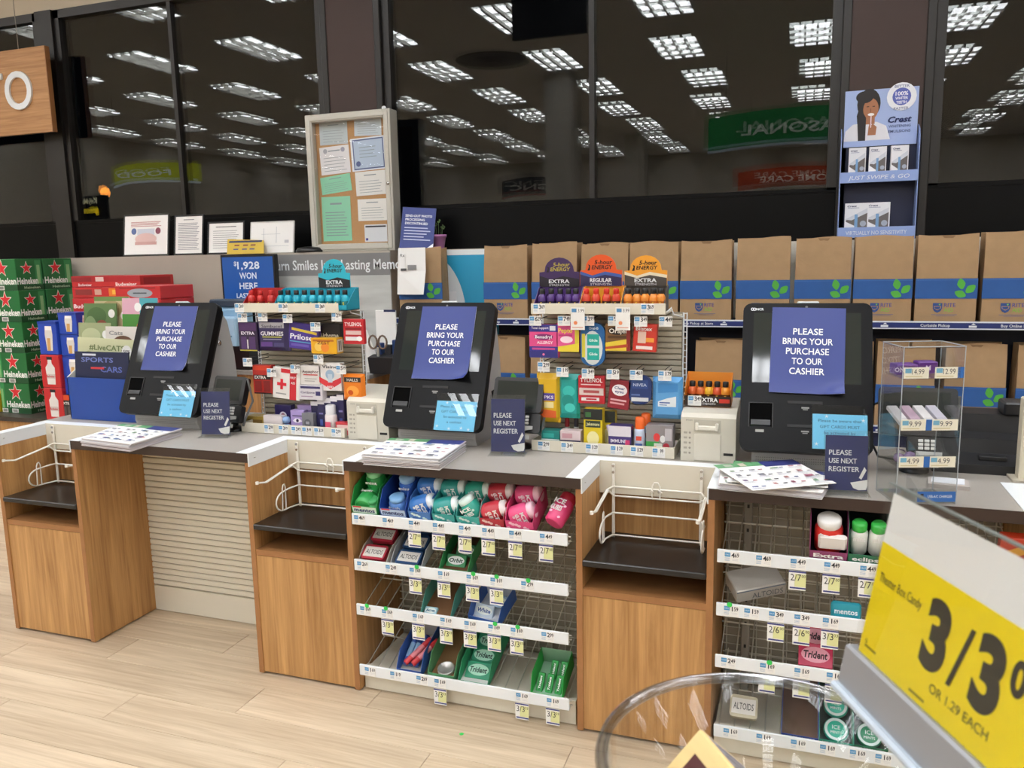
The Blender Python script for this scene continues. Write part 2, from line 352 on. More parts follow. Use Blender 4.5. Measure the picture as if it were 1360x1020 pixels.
p = on('Y', 7.0, 140, 256); g = MB(); g.lathe([(0, 0), (.05, .02), (.07, .08), (.05, .14), (0, .16)], mat('#ff9a40', .5, emit=14)); r = thing('orange_lamp', 'small glowing orange lamp mirrored above key sign in window', 'lamp', None, (p[0], 2*YW-7.0, 0))
g.M = Matrix(); o = g.build('bulb', r, T(0, 0, p[2]-.08)); g = MB(); g.tube([(0, 0, 0), (0, 0, p[2]-.08)], .02, STEEL); g.lathe([(.15, 0), (.15, .02), (.02, .03)], STEEL); g.build('stand', r)

# ================================================================== FRONT COUNTER RUN
CT = .8946; TH = .036
CABS = [(-.005, .457), (1.303, 1.756), (2.603, 3.047), (3.905, 4.36)]
WD, SW, SB, EP = .244, .051, .053, .019
top = thing('worktop', 'long taupe laminate worktop with dark brown front edges', 'worktop', None, (2.1, .4, CT-TH), world=True)
out = [(-.06, WD+.01), (CABS[0][1]-EP, WD+.01)]
for i in range(3):
    a, b = CABS[i][1]-EP, CABS[i+1][0]+EP
    out += [(a, WD+.01), (a, 0), (b, 0), (b, WD+.01)]
out += [(CABS[3][1]+.3, WD+.01), (CABS[3][1]+.3, .72), (-.06, .72)]
g = MB(); g.extz(out, CT-TH, CT, TAUPE); g.build('surface', top)
for i in range(3):
    a, b = CABS[i][1]-EP, CABS[i+1][0]+EP; B(a, b, -.004, .0, CT-TH, CT, BROWN).build('front_edge', top)
tag(B(-.06, CABS[3][1]+.3, .70, .719, .002, CT-TH, WOOD).build('rear_panel'), 'wooden staff-side panel closing the back of the counter run', 'panel')
lab = ['wooden bagging cabinet farthest left, its tall side panel bare', 'wooden bagging cabinet between slatted bay and candy rack', 'wooden bagging cabinet right of the candy rack, centre of counter', 'wooden bagging cabinet at right end, cut off by frame']
for i, (a, b) in enumerate(CABS):
    c = thing('bagging_cabinet', lab[i], 'cabinet', 'bagging cabinets in the counter run', ((a+b)/2, .15, 0), world=True)
    for x0, x1 in ((a, a+.021), (b-.021, b)):
        s = MB(); s.box(x0, x1, 0, .36, .006, CT-TH, WOOD); s.build('side_panel', c)
        B(x0, x1, -.0012, -.0001, .006, CT-TH, WOODEDGE).build('edge_band', c)
    B(a+.021, b-.021, .003, .022, .012, .491, WOOD).build('door', c)
    B(a+.021, b-.021, .002, .30, .493, .515, WOODEDGE).build('rail', c)
    B(a+.021, b-.021, .30, .318, .012, CT-TH, WOOD).build('back_panel', c)
    g = MB(); g.box(a+.022, b-.022, -.008, .299, .597, .618, BLKSHELF, .003); g.build('shelf', c)
    for fx in (a+.01, b-.01):
        g = MB(); g.lathe([(.008, 0), (.008, .006)], STEEL, fx, .02, 10); g.build('foot', c)
    # white steel rim round the well, with its back plate
    x0, x1 = a+EP, b-EP; h = CT+.0022
    for q, (p0, p1) in enumerate(((x0-SW, x0), (x1, x1+SW))):
        g = MB(); g.box(p0, p1, -.006, WD+SB, CT, h, WHITE)
        xi = x0 if q == 0 else x1; g.box(xi-.004 if q else xi, xi if q else xi+.004, -.006, WD, CT-.05, h, WHITE); g.build('rim_side', c)
        g = MB(); g.M = T(xi+(.0045 if q == 0 else -.0045), .03, CT-.022) @ RZ(PI/2 if q == 0 else -PI/2); g.lathe([(.004, 0), (.004, .001)], STEEL, n=8); g.M = g.M @ RX(PI/2); g.ell(0, 0, .004, .004, 0, STEEL, 8); g.build('screw', c)
    B(x0, x1, WD, WD+SB, CT, h, WHITE).build('rim_back', c)
    B(x0, x1, WD-.002, WD, CT-.115, h, CREAM).build('back_plate', c)
    if i == 3: continue
    # wire bag rack bolted on the back plate
    k = thing('bag_rack', ['white wire bag rack in the leftmost counter well', 'white wire bag rack in well left of candy rack', 'white wire bag rack in well right of candy rack'][i], 'bag rack', 'wire bag racks in the counter wells', ((a+b)/2, WD, .62), world=True)
    xa, xb = a+.073, b-.068; y = WD-.008
    for x in (xa, xb):
        g = MB(); g.box(x-.005, x+.005, y-.004, y+.003, .622, CT-.006, RACKW, .001); g.build('upright', k)
        for z in (CT-.012, CT-.035):
            g = MB(); g.M = T(x, y-.004, z) @ RX(PI/2); g.lathe([(.005, 0), (.005, .003)], CHROME, n=8); g.build('bolt', k)
    for z in (.808, .775, .713, .632):
        g = MB(); g.tube([(xa, y-.006, z), (xb, y-.006, z)], .0034, RACKW); g.build('crossbar', k)
    for s, x in ((-1, xa), (1, xb)):
        g = MB(); X = x+s*.018
        for dx in (-.003, .003):
            g.tube([(x, y-.004, .808 if dx < 0 else .775), (X+dx, y-.02, .797), (X+dx, y-.19, .772), (X+dx, y-.24, .783)], .0034, RACKW)
        g.lathe([(.0065, .779), (.0065, .789)], RACKW, X, y-.243, 8); g.build('arm', k)
        g = MB(); pts = [(x, y-.006, .713), (X, y-.05, .708)]
        for j in range(9):
            t = PI/2+PI*j/8; pts.append((X, y-.085+.05*math.cos(t), .668+.038*math.sin(t)))
        pts += [(X, y-.05, .630), (x, y-.006, .632)]
        g.tube(pts, .0034, RACKW); g.build('lower_loop', k)
        g = MB(); g.tube([(X, y-.095, .632), (X, y-.09, .72), (X, y-.084, .733), (X, y-.076, .735), (X, y-.07, .722), (X, y-.072, .632)], .0026, RACKW); g.build('thin_loop', k)
    g = MB(); xm = (xa+xb)/2
    g.tube([(xm-.013, y-.01, .775), (xm-.013, y-.012, .822), (xm-.006, y-.012, .834), (xm+.006, y-.012, .834), (xm+.013, y-.012, .822), (xm+.013, y-.01, .775)], .0026, RACKW)
    g.tube([(xm-.02, y-.012, .80), (xm-.012, y-.03, .812), (xm-.008, y-.012, .80)], .0022, RACKW); g.tube([(xm+.008, y-.012, .80), (xm+.012, y-.03, .812), (xm+.02, y-.012, .80)], .0022, RACKW); g.build('centre_hook', k)
    for x in (xa+.03, xb-.03):
        g = MB(); g.M = T(x, .2999, .79) @ RX(PI/2); g.lathe([(.016, 0), (.012, .012), (0, .014)], BLACK, n=10); g.build('grommet', c)

# bay 1: recessed slatted panel
sl = thing('slat_panel', 'cream slatted panel recessed under the left worktop', 'panel', None, (.88, .37, 0), world=True)
B(.457, 1.303, .362, .375, .125, CT-TH, mat('#8f8672', .6)).build('backing', sl); B(.457, 1.303, .355, .375, .004, .123, CREAM).build('kick_plate', sl)
g = MB(); g.M = T(.88, .362, 0); g.extx([(0, 0), (-.007, .004), (-.007, .023), (0, .0255)], -.4225, .4225, CREAM); slat = g.build('slat', me_only=True)
for k in range(26): link('slat', slat, sl, T(0, 0, .127+k*.0279))
# low wooden fixture at far left that carries the beer
lf = thing('low_fixture', 'low wooden display counter with dark top at far left', 'counter', None, (-2.0, 1.5, 0), world=True)
LZ = .60; LY = on('Z', LZ, 0, 553)[1]
xr = on('Z', LZ, 68, 560)[0]
B(-4.2, xr-.02, LY+.02, 2.1, .005, LZ-.03, WOOD).build('body', lf)
g = MB(); g.extz([(-4.2, LY), (xr-.12, LY), (xr-.05, LY+.02), (xr-.01, LY+.06), (xr, LY+.13), (xr, 2.1), (-4.2, 2.1)], LZ-.03, LZ, mat('#3a322c', .4)); g.build('top', lf)

# ------------------------------------------------------------------ gondola racks with price rails
TAGM = {}
def tag_mesh(price, sale, tray=False):
    k = (price, sale, tray)
    if k in TAGM: return TAGM[k]
    g = MB(); W, H = .046, .036; TB = mat('#4f93c4', .5); INK = mat('#2a2a30', .5)
    g.box(-W/2, W/2, -.001, 0, -H/2, H/2, PAPER)
    g.rect(-.021, -.004, .001, .015, -.0014, TB); g.text('UNIT', -.0125, .008, .005, mat('#d6e8f4'), -.0018, maxw=.014)
    for q in range(3): g.rect(-.021, -.006, -.004-q*.004, -.0025-q*.004, -.0014, mat('#9fb4cc'))
    g.text(price[:-2] if len(price) > 2 else price, .004 if len(price) > 2 else .011, .007, .015, INK, -.0014, maxw=.012, bold=.02)
    if len(price) > 2: g.text(price[-2:], .0155, .0075, .013, INK, -.0014, w=.0125, bold=.02)
    for q in range(2): g.rect(.002, .02, -.006-q*.004, -.005-q*.004, -.0014, mat('#c9c9cf'))
    if sale:
        z0, z1 = -.082, -.021; PU = mat('#3b3f80', .5)
        g.box(-.0245, .0245, -.0022, -.0012, z0, z1, PAPER); g.rect(-.0245, .0245, z1-.006, z1-.001, -.0026, PU); g.rect(-.021, .0245, z0+.004, z0+.009, -.0026, PU)
        g.rect(-.0075, .0245, z0+.011, z1-.010, -.0025, mat('#dcdda0', .5))
        g.text(sale[0], -.0045, -.042, .021, INK, -.003, w=.03); g.text(sale[1], .0175, -.037, .009, INK, -.003, w=.0105)
    TAGM[k] = g.build('price_tag', me_only=True); return TAGM[k]
RZS = [.705, .53, .357, .118]          # top of each price rail
RISE, DEP = .12, .335
SLA = math.atan(RISE/DEP)
def deck(x, k, y): return T(x, y, RZS[k]-.022+RISE*y/DEP) @ RX(SLA)      # on the sloping wire deck of shelf k
def rack(x0, x1, label, tags, dots, posts, group):
    f = thing('candy_rack', label, 'shelf rack', group, ((x0+x1)/2, .2, 0), world=True)
    B(x0+.002, x1+.01, .352, .358, .08, CT-TH-.002, mat('#9b9484', .55)).build('back_sheet', f)
    B(x0+.004, x1+.012, .03, .05, .003, .09, CREAM).build('kick_plate', f)
    B(x0+.004, x1+.012, .05, .35, .06, .075, CREAM).build('base_deck', f)
    g = MB(); n = int((x1-x0)/.052)
    for k in range(n+1):
        x = x0+.012+k*(x1-x0-.02)/n; g.tube([(x, .345, .09), (x, .345, CT-TH-.01)], .0022, WIRE, 4)
    for k in range(24): g.tube([(x0, .3415, .1+k*.032), (x1+.01, .3415, .1+k*.032)], .0022, WIRE, 4)
    g.build('wire_grid', f)
    for px in posts:
        g = MB(); g.box(px-.014, px+.014, .31, .335, .02, CT-TH-.03, STEEL, .002)
        for k in range(8): g.box(px-.004, px+.004, .3085, .31, .15+k*.085, .162+k*.085, BLACK)
        g.build('upright', f)
    for k, rz in enumerate(RZS):
        r = MB(); r.box(x0+.006, x1, -.012, -.004, rz-.043, rz, WHITE, .002); r.box(x0+.006, x1, -.004, .004, rz-.04, rz-.034, WHITE); rail = r.build('price_rail', f)
        g = MB(); nn = int((x1-x0)/.047)
        for j in range(nn+1):
            x = x0+.02+j*(x1-x0-.035)/nn; za = rz-.026
            g.tube([(x, .0, za+.018), (x, .004, za), (x, DEP, za+RISE)], .0023, WIRE, 5)
        for yy in (.004, .17, .33): g.tube([(x0+.01, yy, rz-.03+RISE*yy/DEP), (x1+.008, yy, rz-.03+RISE*yy/DEP)], .003, WIRE, 5)
        g.tube([(x0+.008, .0, rz-.012), (x1+.008, .0, rz-.012)], .0023, WIRE, 5)
        g.build('wire_deck', f)
        for u, pr, sa in tags[k]:
            x = tagx(u, rz)
            link('price_tag', tag_mesh(pr, sa), rail, T(x, -.0125, rz-.0215))
        for u in dots[k]:
            g = MB(); g.ell(tagx(u, rz), rz, .0085, .0085, -.0165, mat('#35c455', .6), 12); g.build('green_dot', rail)
    return f
def tagx(u, rz):                       # X on the rail plane under pixel column u
    lo, hi = 1.0, 4.5
    for _ in range(40):
        m = (lo+hi)/2; q = Vector((m, -.0125, rz))-CAM; uu = 680+FPX*q.dot(CR)/q.dot(CF)
        lo, hi = (m, hi) if uu < u else (lo, m)
    return m
S7, S33, S6 = ('2/7', '00'), ('3/3', '33'), ('2/6', '00')
tg2 = [[(477, '469', 0), (515, '469', 0)]+[(u, '449', S7) for u in (550, 582, 617, 648, 684, 725)],
       [(481, '269', 0), (519, '249', 0)]+[(u, '169', S33) for u in (551, 589, 627, 659)]+[(700, '299', 0)],
       [(485, '169', 0)]+[(u, '169', S33) for u in (514, 555, 592, 624, 656, 686)]+[(727, '299', 0)],
       [(491, '169', 0), (525, '119', 0), (560, '269', 0)]+[(u, '169', S33) for u in (584, 693, 734)]]
rack(1.758, 2.577, 'wire candy rack under the middle worktop, fullest with gum', tg2, [[], [554, 629, 660, 702], [488, 513, 658, 688], []], [2.585], 'candy racks under the worktop')
tg3 = [[(972, '469', 0), (1014, '469', 0)]+[(u, '449', S7) for u in (1060, 1105, 1153, 1200)],
       [(971, '159', 0), (998, '159', 0), (1031, '349', S6), (1065, '349', S6), (1103, '169', S33), (1160, '169', S33)],
       [(967, '249', 0), (1019, '169', S33), (1065, '169', S33), (1108, '169', S33)],
       [(u, '169', 0) for u in (970, 1014, 1060, 1099, 1139, 1173)]]
rack(3.052, 3.89, 'wire candy rack under the right worktop, nearly empty', tg3, [[], [969], [1022], []], [3.13], 'candy racks under the worktop')

# ================================================================== BACK OF THE SHOP
PY = 2.12                                                        # front of the low partition under the windows
PART = mat('#a89f92', .55, var=.03, scale=4, name='greige_panel')
xs = on('Y', PY, 293, 400)[0]
struct(B(-6, .835, PY, YW+.02, 0, LEDGE, PART).build('wall_partition')); struct(B(.835, 8.0, 2.32, YW+.02, 0, LEDGE, mat('#d6d0c2', .5)).build('wall_partition_right'))
# photo counter poster
g = MB(); x0, x1, z0, z1 = pb(362, 337, 527, 366, PY-.012); H = z1-.5
g.box(x0-.1, .835, PY-.012, PY-.001, .5, z1, mat('#b8bab6', .5, var=.12, scale=3, stretch=(1, 1, 6))); g.rect(x0-.1, .835, z0, z1, PY-.013, mat('#7c7c7c', .5))
g.text('Turn Smiles Into Lasting Memories', -.055, (z0+z1)/2, .062, WHITE, PY-.014, bold=.012, w=1.08, align='l')
tag(g.build('photo_banner'), 'grey banner lettered Turn Smiles Into Lasting Memories under notice case', 'banner')
# bag shelving: two deep shelves, navy shelf strips
bs = thing('bag_shelf', 'navy back shelving holding two rows of paper bags', 'shelving', None, (2.6, 2.2, 0), world=True)
SX0, SX1 = .86, 6.0
for z in (1.245, .70):
    B(SX0, SX1, 2.08, 2.319, z-.03, z-.002, mat('#1b2747', .4)).build('shelf', bs)
    st = MB(); st.box(SX0, SX1, 2.07, 2.079, z-.036, z+.004, mat('#d9dde6', .4)); st.rect(SX0, SX1, z-.03, z-.003, 2.0695, mat('#22306b', .4))
    for k in range(13):
        xx = SX0+.25+k*.4; st.text(['Buy Online Pickup at Store', 'Curbside Pickup'][k % 2], xx, z-.016, .014, WHITE, 2.069, bold=.01, maxw=.26); st.rect(xx+.15, xx+.185, z-.026, z-.016, 2.069, WHITE); st.pxz([(xx+.16, z-.012), (xx+.18, z-.012), (xx+.17, z-.004)], 2.069, WHITE)
    st.build('shelf_strip', bs)
B(SX0, SX1, 2.30, 2.318, .3, 1.2, mat('#141c33', .5)).build('back_board', bs); B(SX0+.0, SX1, 2.10, 2.30, .0, .66, mat('#1b2747', .5)).build('base', bs)
for x in (SX0, 3.3, SX1): g = MB(); g.box(x, x+.03, 2.30, 2.319, 0, 1.66, STEEL); g.build('upright', bs)
# paper bags
LEAF = mat('#4fa83a', .6); BLU = mat('#235596', .6, var=.05, scale=12)
def bag_mesh(seed, blank=False):
    r = random.Random(seed); w, d, h = .276, .165, .435+r.uniform(-.006, .006); g = MB()
    nx, nz = 6, 8; grid = []
    for j in range(nz+1):
        for i in range(nx+1):
            a, b = i/nx, j/nz; bow = .012*math.sin(PI*a)*(1-b*.6)+r.uniform(-.0025, .0025)*(0 < i < nx)
            grid.append(((a-.5)*w*(1-.02*b), -d/2-(.0 if b < .55 else bow*.5)+(b**3)*.022, b*h+(.006*math.cos(a*5+seed) if j == nz else 0)))
    g.add(grid, [(j*(nx+1)+i, j*(nx+1)+i+1, (j+1)*(nx+1)+i+1, (j+1)*(nx+1)+i) for j in range(nz) for i in range(nx)], KRAFT, True)
    k = .96
    for s in (-1, 1):                                           # gusset folds
        e0, e1 = s*w/2, s*w/2*.98; m = s*(w/2-.03)
        g.add([(e0, -d/2, 0), (e0, 0, 0), (e0, d/2, 0), (e1, -d/2+.022, h), (m, 0, h-.01), (e1, d/2-.02, h), (e0, 0, h*.35)], [(0, 1, 6, 3), (1, 2, 5, 6), (3, 6, 4), (6, 5, 4)], KRAFT)
    g.add([(-w/2, d/2, 0), (w/2, d/2, 0), (w/2*.98, d/2-.02, h), (-w/2*.98, d/2-.02, h)], [(0, 1, 2, 3)], KRAFT)
    g.add([(-w/2, -d/2, 0), (w/2, -d/2, 0), (w/2, d/2, 0), (-w/2, d/2, 0)], [(0, 1, 2, 3)], KRAFT)
    n0 = -d/2-.0016
    g.box(-w/2-.0012, w/2+.0012, n0, n0+.012, .115, .215, BLU); g.rect(-w/2, w/2, .207, .2085, n0-.0003, mat('#4a78b4'))
    for a, cx, cz in ((1.75, .066, .188), (.75, .108, .163), (2.75, .064, .138)):
        pts = []
        for q in range(12):
            t = 2*PI*q/12; lx, lz = .027*math.cos(t), .019*math.sin(t)*(1-.35*abs(math.cos(t)))
            pts.append((cx+lx*math.cos(a)-lz*math.sin(a), cz+lx*math.sin(a)+lz*math.cos(a)))
        g.pxz(pts, n0-.0004, LEAF)
    SH = mat('#2c4a86', .6)
    g.pxz([(-.055, .093), (-.013, .093), (-.013, .066), (-.02, .052), (-.034, .044), (-.048, .052), (-.055, .066)], n0, SH)
    g.pxz([(-.051, .078), (-.017, .078), (-.019, .066), (-.034, .056), (-.049, .066)], n0-.0004, KRAFT); g.pxz([(-.048, .075), (-.021, .075), (-.023, .066), (-.034, .061), (-.046, .066)], n0-.0006, SH); g.pxz([(-.03, .088), (-.02, .089), (-.024, .08)], n0-.0007, mat('#7ec04c'))
    g.text('RITE', .021, .083, .019, mat('#4b4a8c'), n0, w=.052, bold=.01); g.text('AID', .016, .058, .019, mat('#7fb23e'), n0, w=.042, bold=.01)
    g.rect(-.06, .055, .033, .036, n0, mat('#6a6a80')); g.rect(-.04, .045, .027, .029, n0, mat('#6a6a80'))
    if seed % 2: g.pxz([(-.03, h-.002), (.03, h-.004), (.02, h-.016), (-.02, h-.015)], -d/2+.0165, mat('#8a6c4c', .8))
    return g.build('paper_bag', me_only=True)
BAGS = [bag_mesh(s) for s in (1, 2, 3, 4)]
edges = [640, 702, 770, 835, 901, 974, 1053, 1133, 1213, 1303, 1395]
for i in range(10):
    xa = on('Y', 2.1, edges[i], 375)[0]; xb = on('Y', 2.1, edges[i+1], 375)[0]
    o = link('paper_bag', BAGS[i % 4], None, T((xa+xb)/2, 2.185, 1.246) @ RZ(random.uniform(-.012, .012)))
    tag(o, '%s full-width brown paper bag from the left on the upper shelf' % ORD[i], 'paper bag', 'paper bags on the upper shelf')
low = [655, 752, 905, 970, 1048, 1130, 1188, 1297, 1400]
n = 0
for i, x in enumerate([1.58, 1.89, 2.2, 2.52, 2.86, 3.18, 3.5, 3.79, 4.11, 4.43]):
    o = link('paper_bag', BAGS[(i+2) % 4], None, T(x, 2.185, .701) @ RZ(random.uniform(-.02, .02)))
    tag(o, '%s brown paper bag from the left on the lower shelf' % ORD[i], 'paper bag', 'paper bags on the lower shelf')
x0, x1, _, _ = pb(527, 330, 582, 405, 2.1)
o = tag(link('paper_bag', BAGS[0], None, T(1.03, 2.185, 1.246) @ RZ(.14)), 'brown paper bag turned sideways with a white sheet taped on', 'paper bag')
g = MB(); x0, x1, z0, z1 = pb(529, 329, 565, 391, 2.075); g.add([(x0, 2.085, z1), (x1, 2.085, z1), (x0-.005, 2.075, (z0+z1)/2), (x1+.006, 2.068, (z0+z1)/2), (x0-.008, 2.065, z0), (x1-.004, 2.045, z0)], [(0, 1, 3, 2), (2, 3, 5, 4)], PAPER)
g.rect(x0+.012, x0+.05, z1-.13, z1-.03, 2.0715, mat('#f4f4f2')); g.rect(x0+.02, x0+.06, z1-.14, z1-.125, 2.068, '#555555'); g.rect(x0+.07, x0+.13, z1-.135, z1-.105, 2.066, '#888888'); g.text('Rx', x0+.035, z1-.045, .02, '#444444', 2.0705)
o = g.build('taped_sheet'); tag(o, 'white printed sheet taped to the sideways paper bag', 'paper')
# teal and white poster beside the bags
x0, x1, z0, z1 = pb(591, 336, 641, 425, 2.29); g = MB(); g.box(x0-.2, x1+.1, 2.295, 2.299, z0-.1, z1+.02, mat('#2c9cc4', .4)); g.rect(x0-.2, x1+.1, z1-.012, z1+.02, 2.2945, WHITE)
g.pxz([(x0-.19, z0-.1)]+[(x0-.12+.26*math.cos(t*PI/24), z1-.40+.40*math.sin(t*PI/24)) for t in range(-2, 13)]+[(x0-.19, z1-.0)], 2.2944, mat('#d8dde0', .4)); g.box(x0-.02, x0+.075, 2.288, 2.294, z0-.02, z0+.18, mat('#e3e5e8', .3)); g.rect(x0-.01, x0+.065, z0+.09, z0+.12, 2.2875, NAVY); g.rect(x0-.01, x0+.065, z0+.03, z0+.06, 2.2875, NAVY)
tag(g.build('teal_poster'), 'teal poster with large white curve between the paper bags', 'poster')

# staff counter at the back with caddy and papers
sc_ = thing('staff_counter', 'low grey-topped wooden staff counter behind the pegboard displays', 'counter', None, (.5, 1.9, 0), world=True)
SZ = .93; SY = 1.78
B(-.45, .84, SY, PY-.014, .005, SZ-.03, WOOD).build('body', sc_); g = MB(); g.box(-.47, .85, SY-.02, PY-.014, SZ-.03, SZ, mat('#8b8883', .4), .004); g.build('top', sc_)
p = on('Y', 1.85, 514, 470)
c = thing('pen_caddy', 'black mesh pen caddy with scissors on staff counter', 'caddy', None, (p[0], 1.88, SZ))
g = MB(); g.extx([(-.07, 0), (.07, 0), (.09, .13), (-.09, .10)], -.1, .1, mat('#1d1c1f', .6)); g.build('bin', c)
for k, (x, l, colr) in enumerate(((-.06, .06, '#26427a'), (.0, .05, '#333338'), (.05, .08, '#1c3a6a'))):
    g = MB(); g.box(x-.02, x+.02, -.02, .02, .09, .12+l, colr, .004); g.build('pouch', c)
g = MB()
for x in (-.075, -.01):
    g.tube([(x+.028*math.cos(t*PI/6), -.06, .19+.04*math.sin(t*PI/6)) for t in range(12)], .006, mat('#6d5a4a', .5), closed=True)
g.box(-.05, -.035, -.065, -.055, .05, .16, STEEL); g.build('scissors', c)
p = on('Y', 1.85, 494, 470); g = MB(); g.M = T(p[0], 1.86, SZ) @ RZ(.2); g.extr([(-.075, 0), (.06, 0), (-.03, .26), (-.075, .27)], -.001, .001, PAPER); tag(g.build('folded_card'), 'white folded card standing on staff counter beside caddy', 'card')
x0, x1, z0, z1 = pb(500, 412, 523, 447, 2.0); g = MB(); g.box(x0, x1+.02, 1.99, 2.0, SZ, z1, PAPER, .002); g.rect(x0+.06, x1+.02, z1-.01, z1+.004, 1.989, NAVY); tag(g.build('white_binder'), 'white binder upright behind the pen caddy', 'binder')
# lottery display
x0, x1, z0, z1 = pb(294, 338, 366, 398, 1.98)
c = thing('lottery_screen', 'black-framed lottery screen reading 1,928 WON HERE', 'monitor', None, ((x0+x1)/2, 2.02, SZ), world=True)
g = MB(); g.box(x0, x1, 1.98, 2.02, z0-.04, z1, BLACK, .004); g.build('bezel', c)
g = MB(); W, H = x1-x0-.03, z1-z0+.01; g.rect(x0+.015, x1-.015, z0-.025, z1-.015, 1.9795, mat('#1d4f96', .3, emit=.25))
prints(g, W, H, 1.9793, [('t', '1,928', .52, .82, .15, '#dfe8f4', .44), ('t', '$', .26, .86, .09, '#dfe8f4', .05), ('t', 'WON', .5, .6, .13, '#dfe8f4', .34), ('t', 'HERE', .5, .38, .13, '#dfe8f4', .36), ('t', 'LAST WEEK', .55, .17, .1, '#dfe8f4', .6), ('r', 0, 1, 0, .06, '#b03a2a'), ('r', 0, 1, .06, .09, '#c8a040')], x0=x0+.015, z0=z0-.025); g.build('screen', c)
B((x0+x1)/2-.03, (x0+x1)/2+.03, 2.0, 2.03, SZ+.01, z0-.03, BLACK).build('neck', c); B((x0+x1)/2-.1, (x0+x1)/2+.1, 1.985, 2.08, SZ, SZ+.012, BLACK).build('foot', c)
x0, x1, z0, z1 = pb(283, 404, 316, 470, 1.85)
c = thing('lottery_terminal', 'pale blue lottery terminal beside the pegboard display', 'terminal', None, ((x0+x1)/2, 1.9, SZ), world=True)
g = MB(); g.box(x0-.1, x1+.06, 1.86, 1.95, SZ+.0, z1-.02, mat('#8fb6d2', .4), .02); g.build('housing', c); g = MB(); g.box(x0-.06, x1+.02, 1.8, 1.86, z0+.02, z1-.08, mat('#a8cbe4', .3), .01)
for k in range(6): g.ell(x0-.02+k*.04, z0+.12, .006, .006, 1.799, '#5d86a6', 8)
g.build('front_panel', c); B(x0-.1, x1+.12, 1.79, 1.9, SZ, SZ+.15, BLACK).build('base', c); g = MB(); g.box(x0-.03, x1+.08, 1.86, 1.95, z1-.02, z1+.03, mat('#3a4654', .4), .01); g.build('printer_head', c)
# items on the ledge
def frame_pic(label, u0, v0, u1, v1, border, pr, Y=2.17, tilt=.14, bw=.012):
    x0, x1, z0, z1 = pb(u0, v0, u1, v1, Y); W, H = x1-x0, (z1-LEDGE)/math.cos(tilt)
    c = thing('certificate_frame', label, 'picture frame', 'framed certificates along the ledge', M=T((x0+x1)/2, Y, LEDGE+.001) @ RX(-tilt))
    g = MB()
    for a in (-1, 1): g.box(a*W/2-(bw if a > 0 else 0), a*W/2+(bw if a < 0 else 0), -.006, .008, 0, H, border, .002)
    g.box(-W/2+bw, W/2-bw, -.006, .008, 0, bw, border, .002); g.box(-W/2+bw, W/2-bw, -.006, .008, H-bw, H, border, .002); g.build('border', c)
    g = MB(); g.box(-W/2+bw, W/2-bw, -.002, .006, bw, H-bw, PAPER); prints(g, W-2*bw, H-2*bw, -.002, pr, z0=bw); g.build('certificate', c)
    g = MB(); g.add([(-.03, .008, H*.7), (.03, .008, H*.7), (.03, H*.7*math.tan(tilt)+.06, .012), (-.03, H*.7*math.tan(tilt)+.06, .012)], [(0, 1, 2, 3)], BLACK); g.build('easel', c)
ln = lambda n, a, b, z0, z1, c: [('r', a, b-(k*37 % 10)*.012, z0+(z1-z0)*k/n, z0+(z1-z0)*k/n+.018, c) for k in range(n)]
frame_pic('silver-edged framed certificate with red and blue seals, leftmost on ledge', 161, 284, 222, 338, mat('#3a3a38', .3, metal=.5), ln(4, .15, .85, .72, .86, '#c08a86')+[('c', .22, .6, .06, '#5a6a9a'), ('c', .78, .6, .06, '#8a4a5a'), ('r', .3, .7, .5, .66, '#c8cdd6'), ('e', .5, .4, .25, .15, '#d8b8b2'), ('r', .25, .75, .25, .33, '#c9a09a')])
frame_pic('narrow black-framed certificate of printed text on the ledge', 229, 285, 268, 338, BLACK, ln(16, .1, .9, .1, .85, '#9a9aa0')+[('r', .3, .7, .9, .92, '#888888')])
frame_pic('black-framed certificate partly behind the yellow counter card', 274, 294, 323, 338, BLACK, ln(9, .12, .9, .15, .8, '#9a9a9a')+[('r', .2, .8, .86, .89, '#777777')])
frame_pic('pale unframed site plan sheet leaning at the right of the certificates', 331, 294, 389, 337, mat('#d6d6d2', .5), [('r', .1, .9, .2, .21, '#b0b4b8'), ('r', .3, .31, .2, .8, '#b0b4b8'), ('r', .6, .61, .3, .85, '#b0b4b8'), ('r', .25, .7, .6, .61, '#b0b4b8'), ('r', .8, .9, .3, .4, '#c0c0c4')], bw=.006)
x0, x1, z0, z1 = pb(291, 314, 345, 337, 2.09); g = MB(); g.M = T((x0+x1)/2+.02, 2.1, LEDGE) @ RX(-.5); W = x1-x0
g.extr([(-W/2+.03, -.0), (W/2, 0), (W/2-.03, .10), (-W/2, .115)], 0, .003, mat('#c9a92c', .5)); g.rect(-W/2+.02, W/2-.04, .085, .1, -.001, NAVY)
for a in (-.07, 0, .06): g.rect(a-.02, a+.02, .06, .07, -.001, '#7a2a2a'); g.rect(a-.02, a+.02, .03, .04, -.001, '#4a4a6a')
tag(g.build('counter_card'), 'yellow and navy counter card leaning on the ledge above lottery screen', 'card')
p = on('Z', LEDGE, 392, 335); g = MB(); g.M = T(p[0]-.09, 2.2, LEDGE); g.lathe([(.09, 0), (.095, .01), (.08, .03), (.03, .038), (0, .04)], BLACK, n=20); tag(g.build('black_dish'), 'flat black round dish on ledge beside the notice case', 'dish')
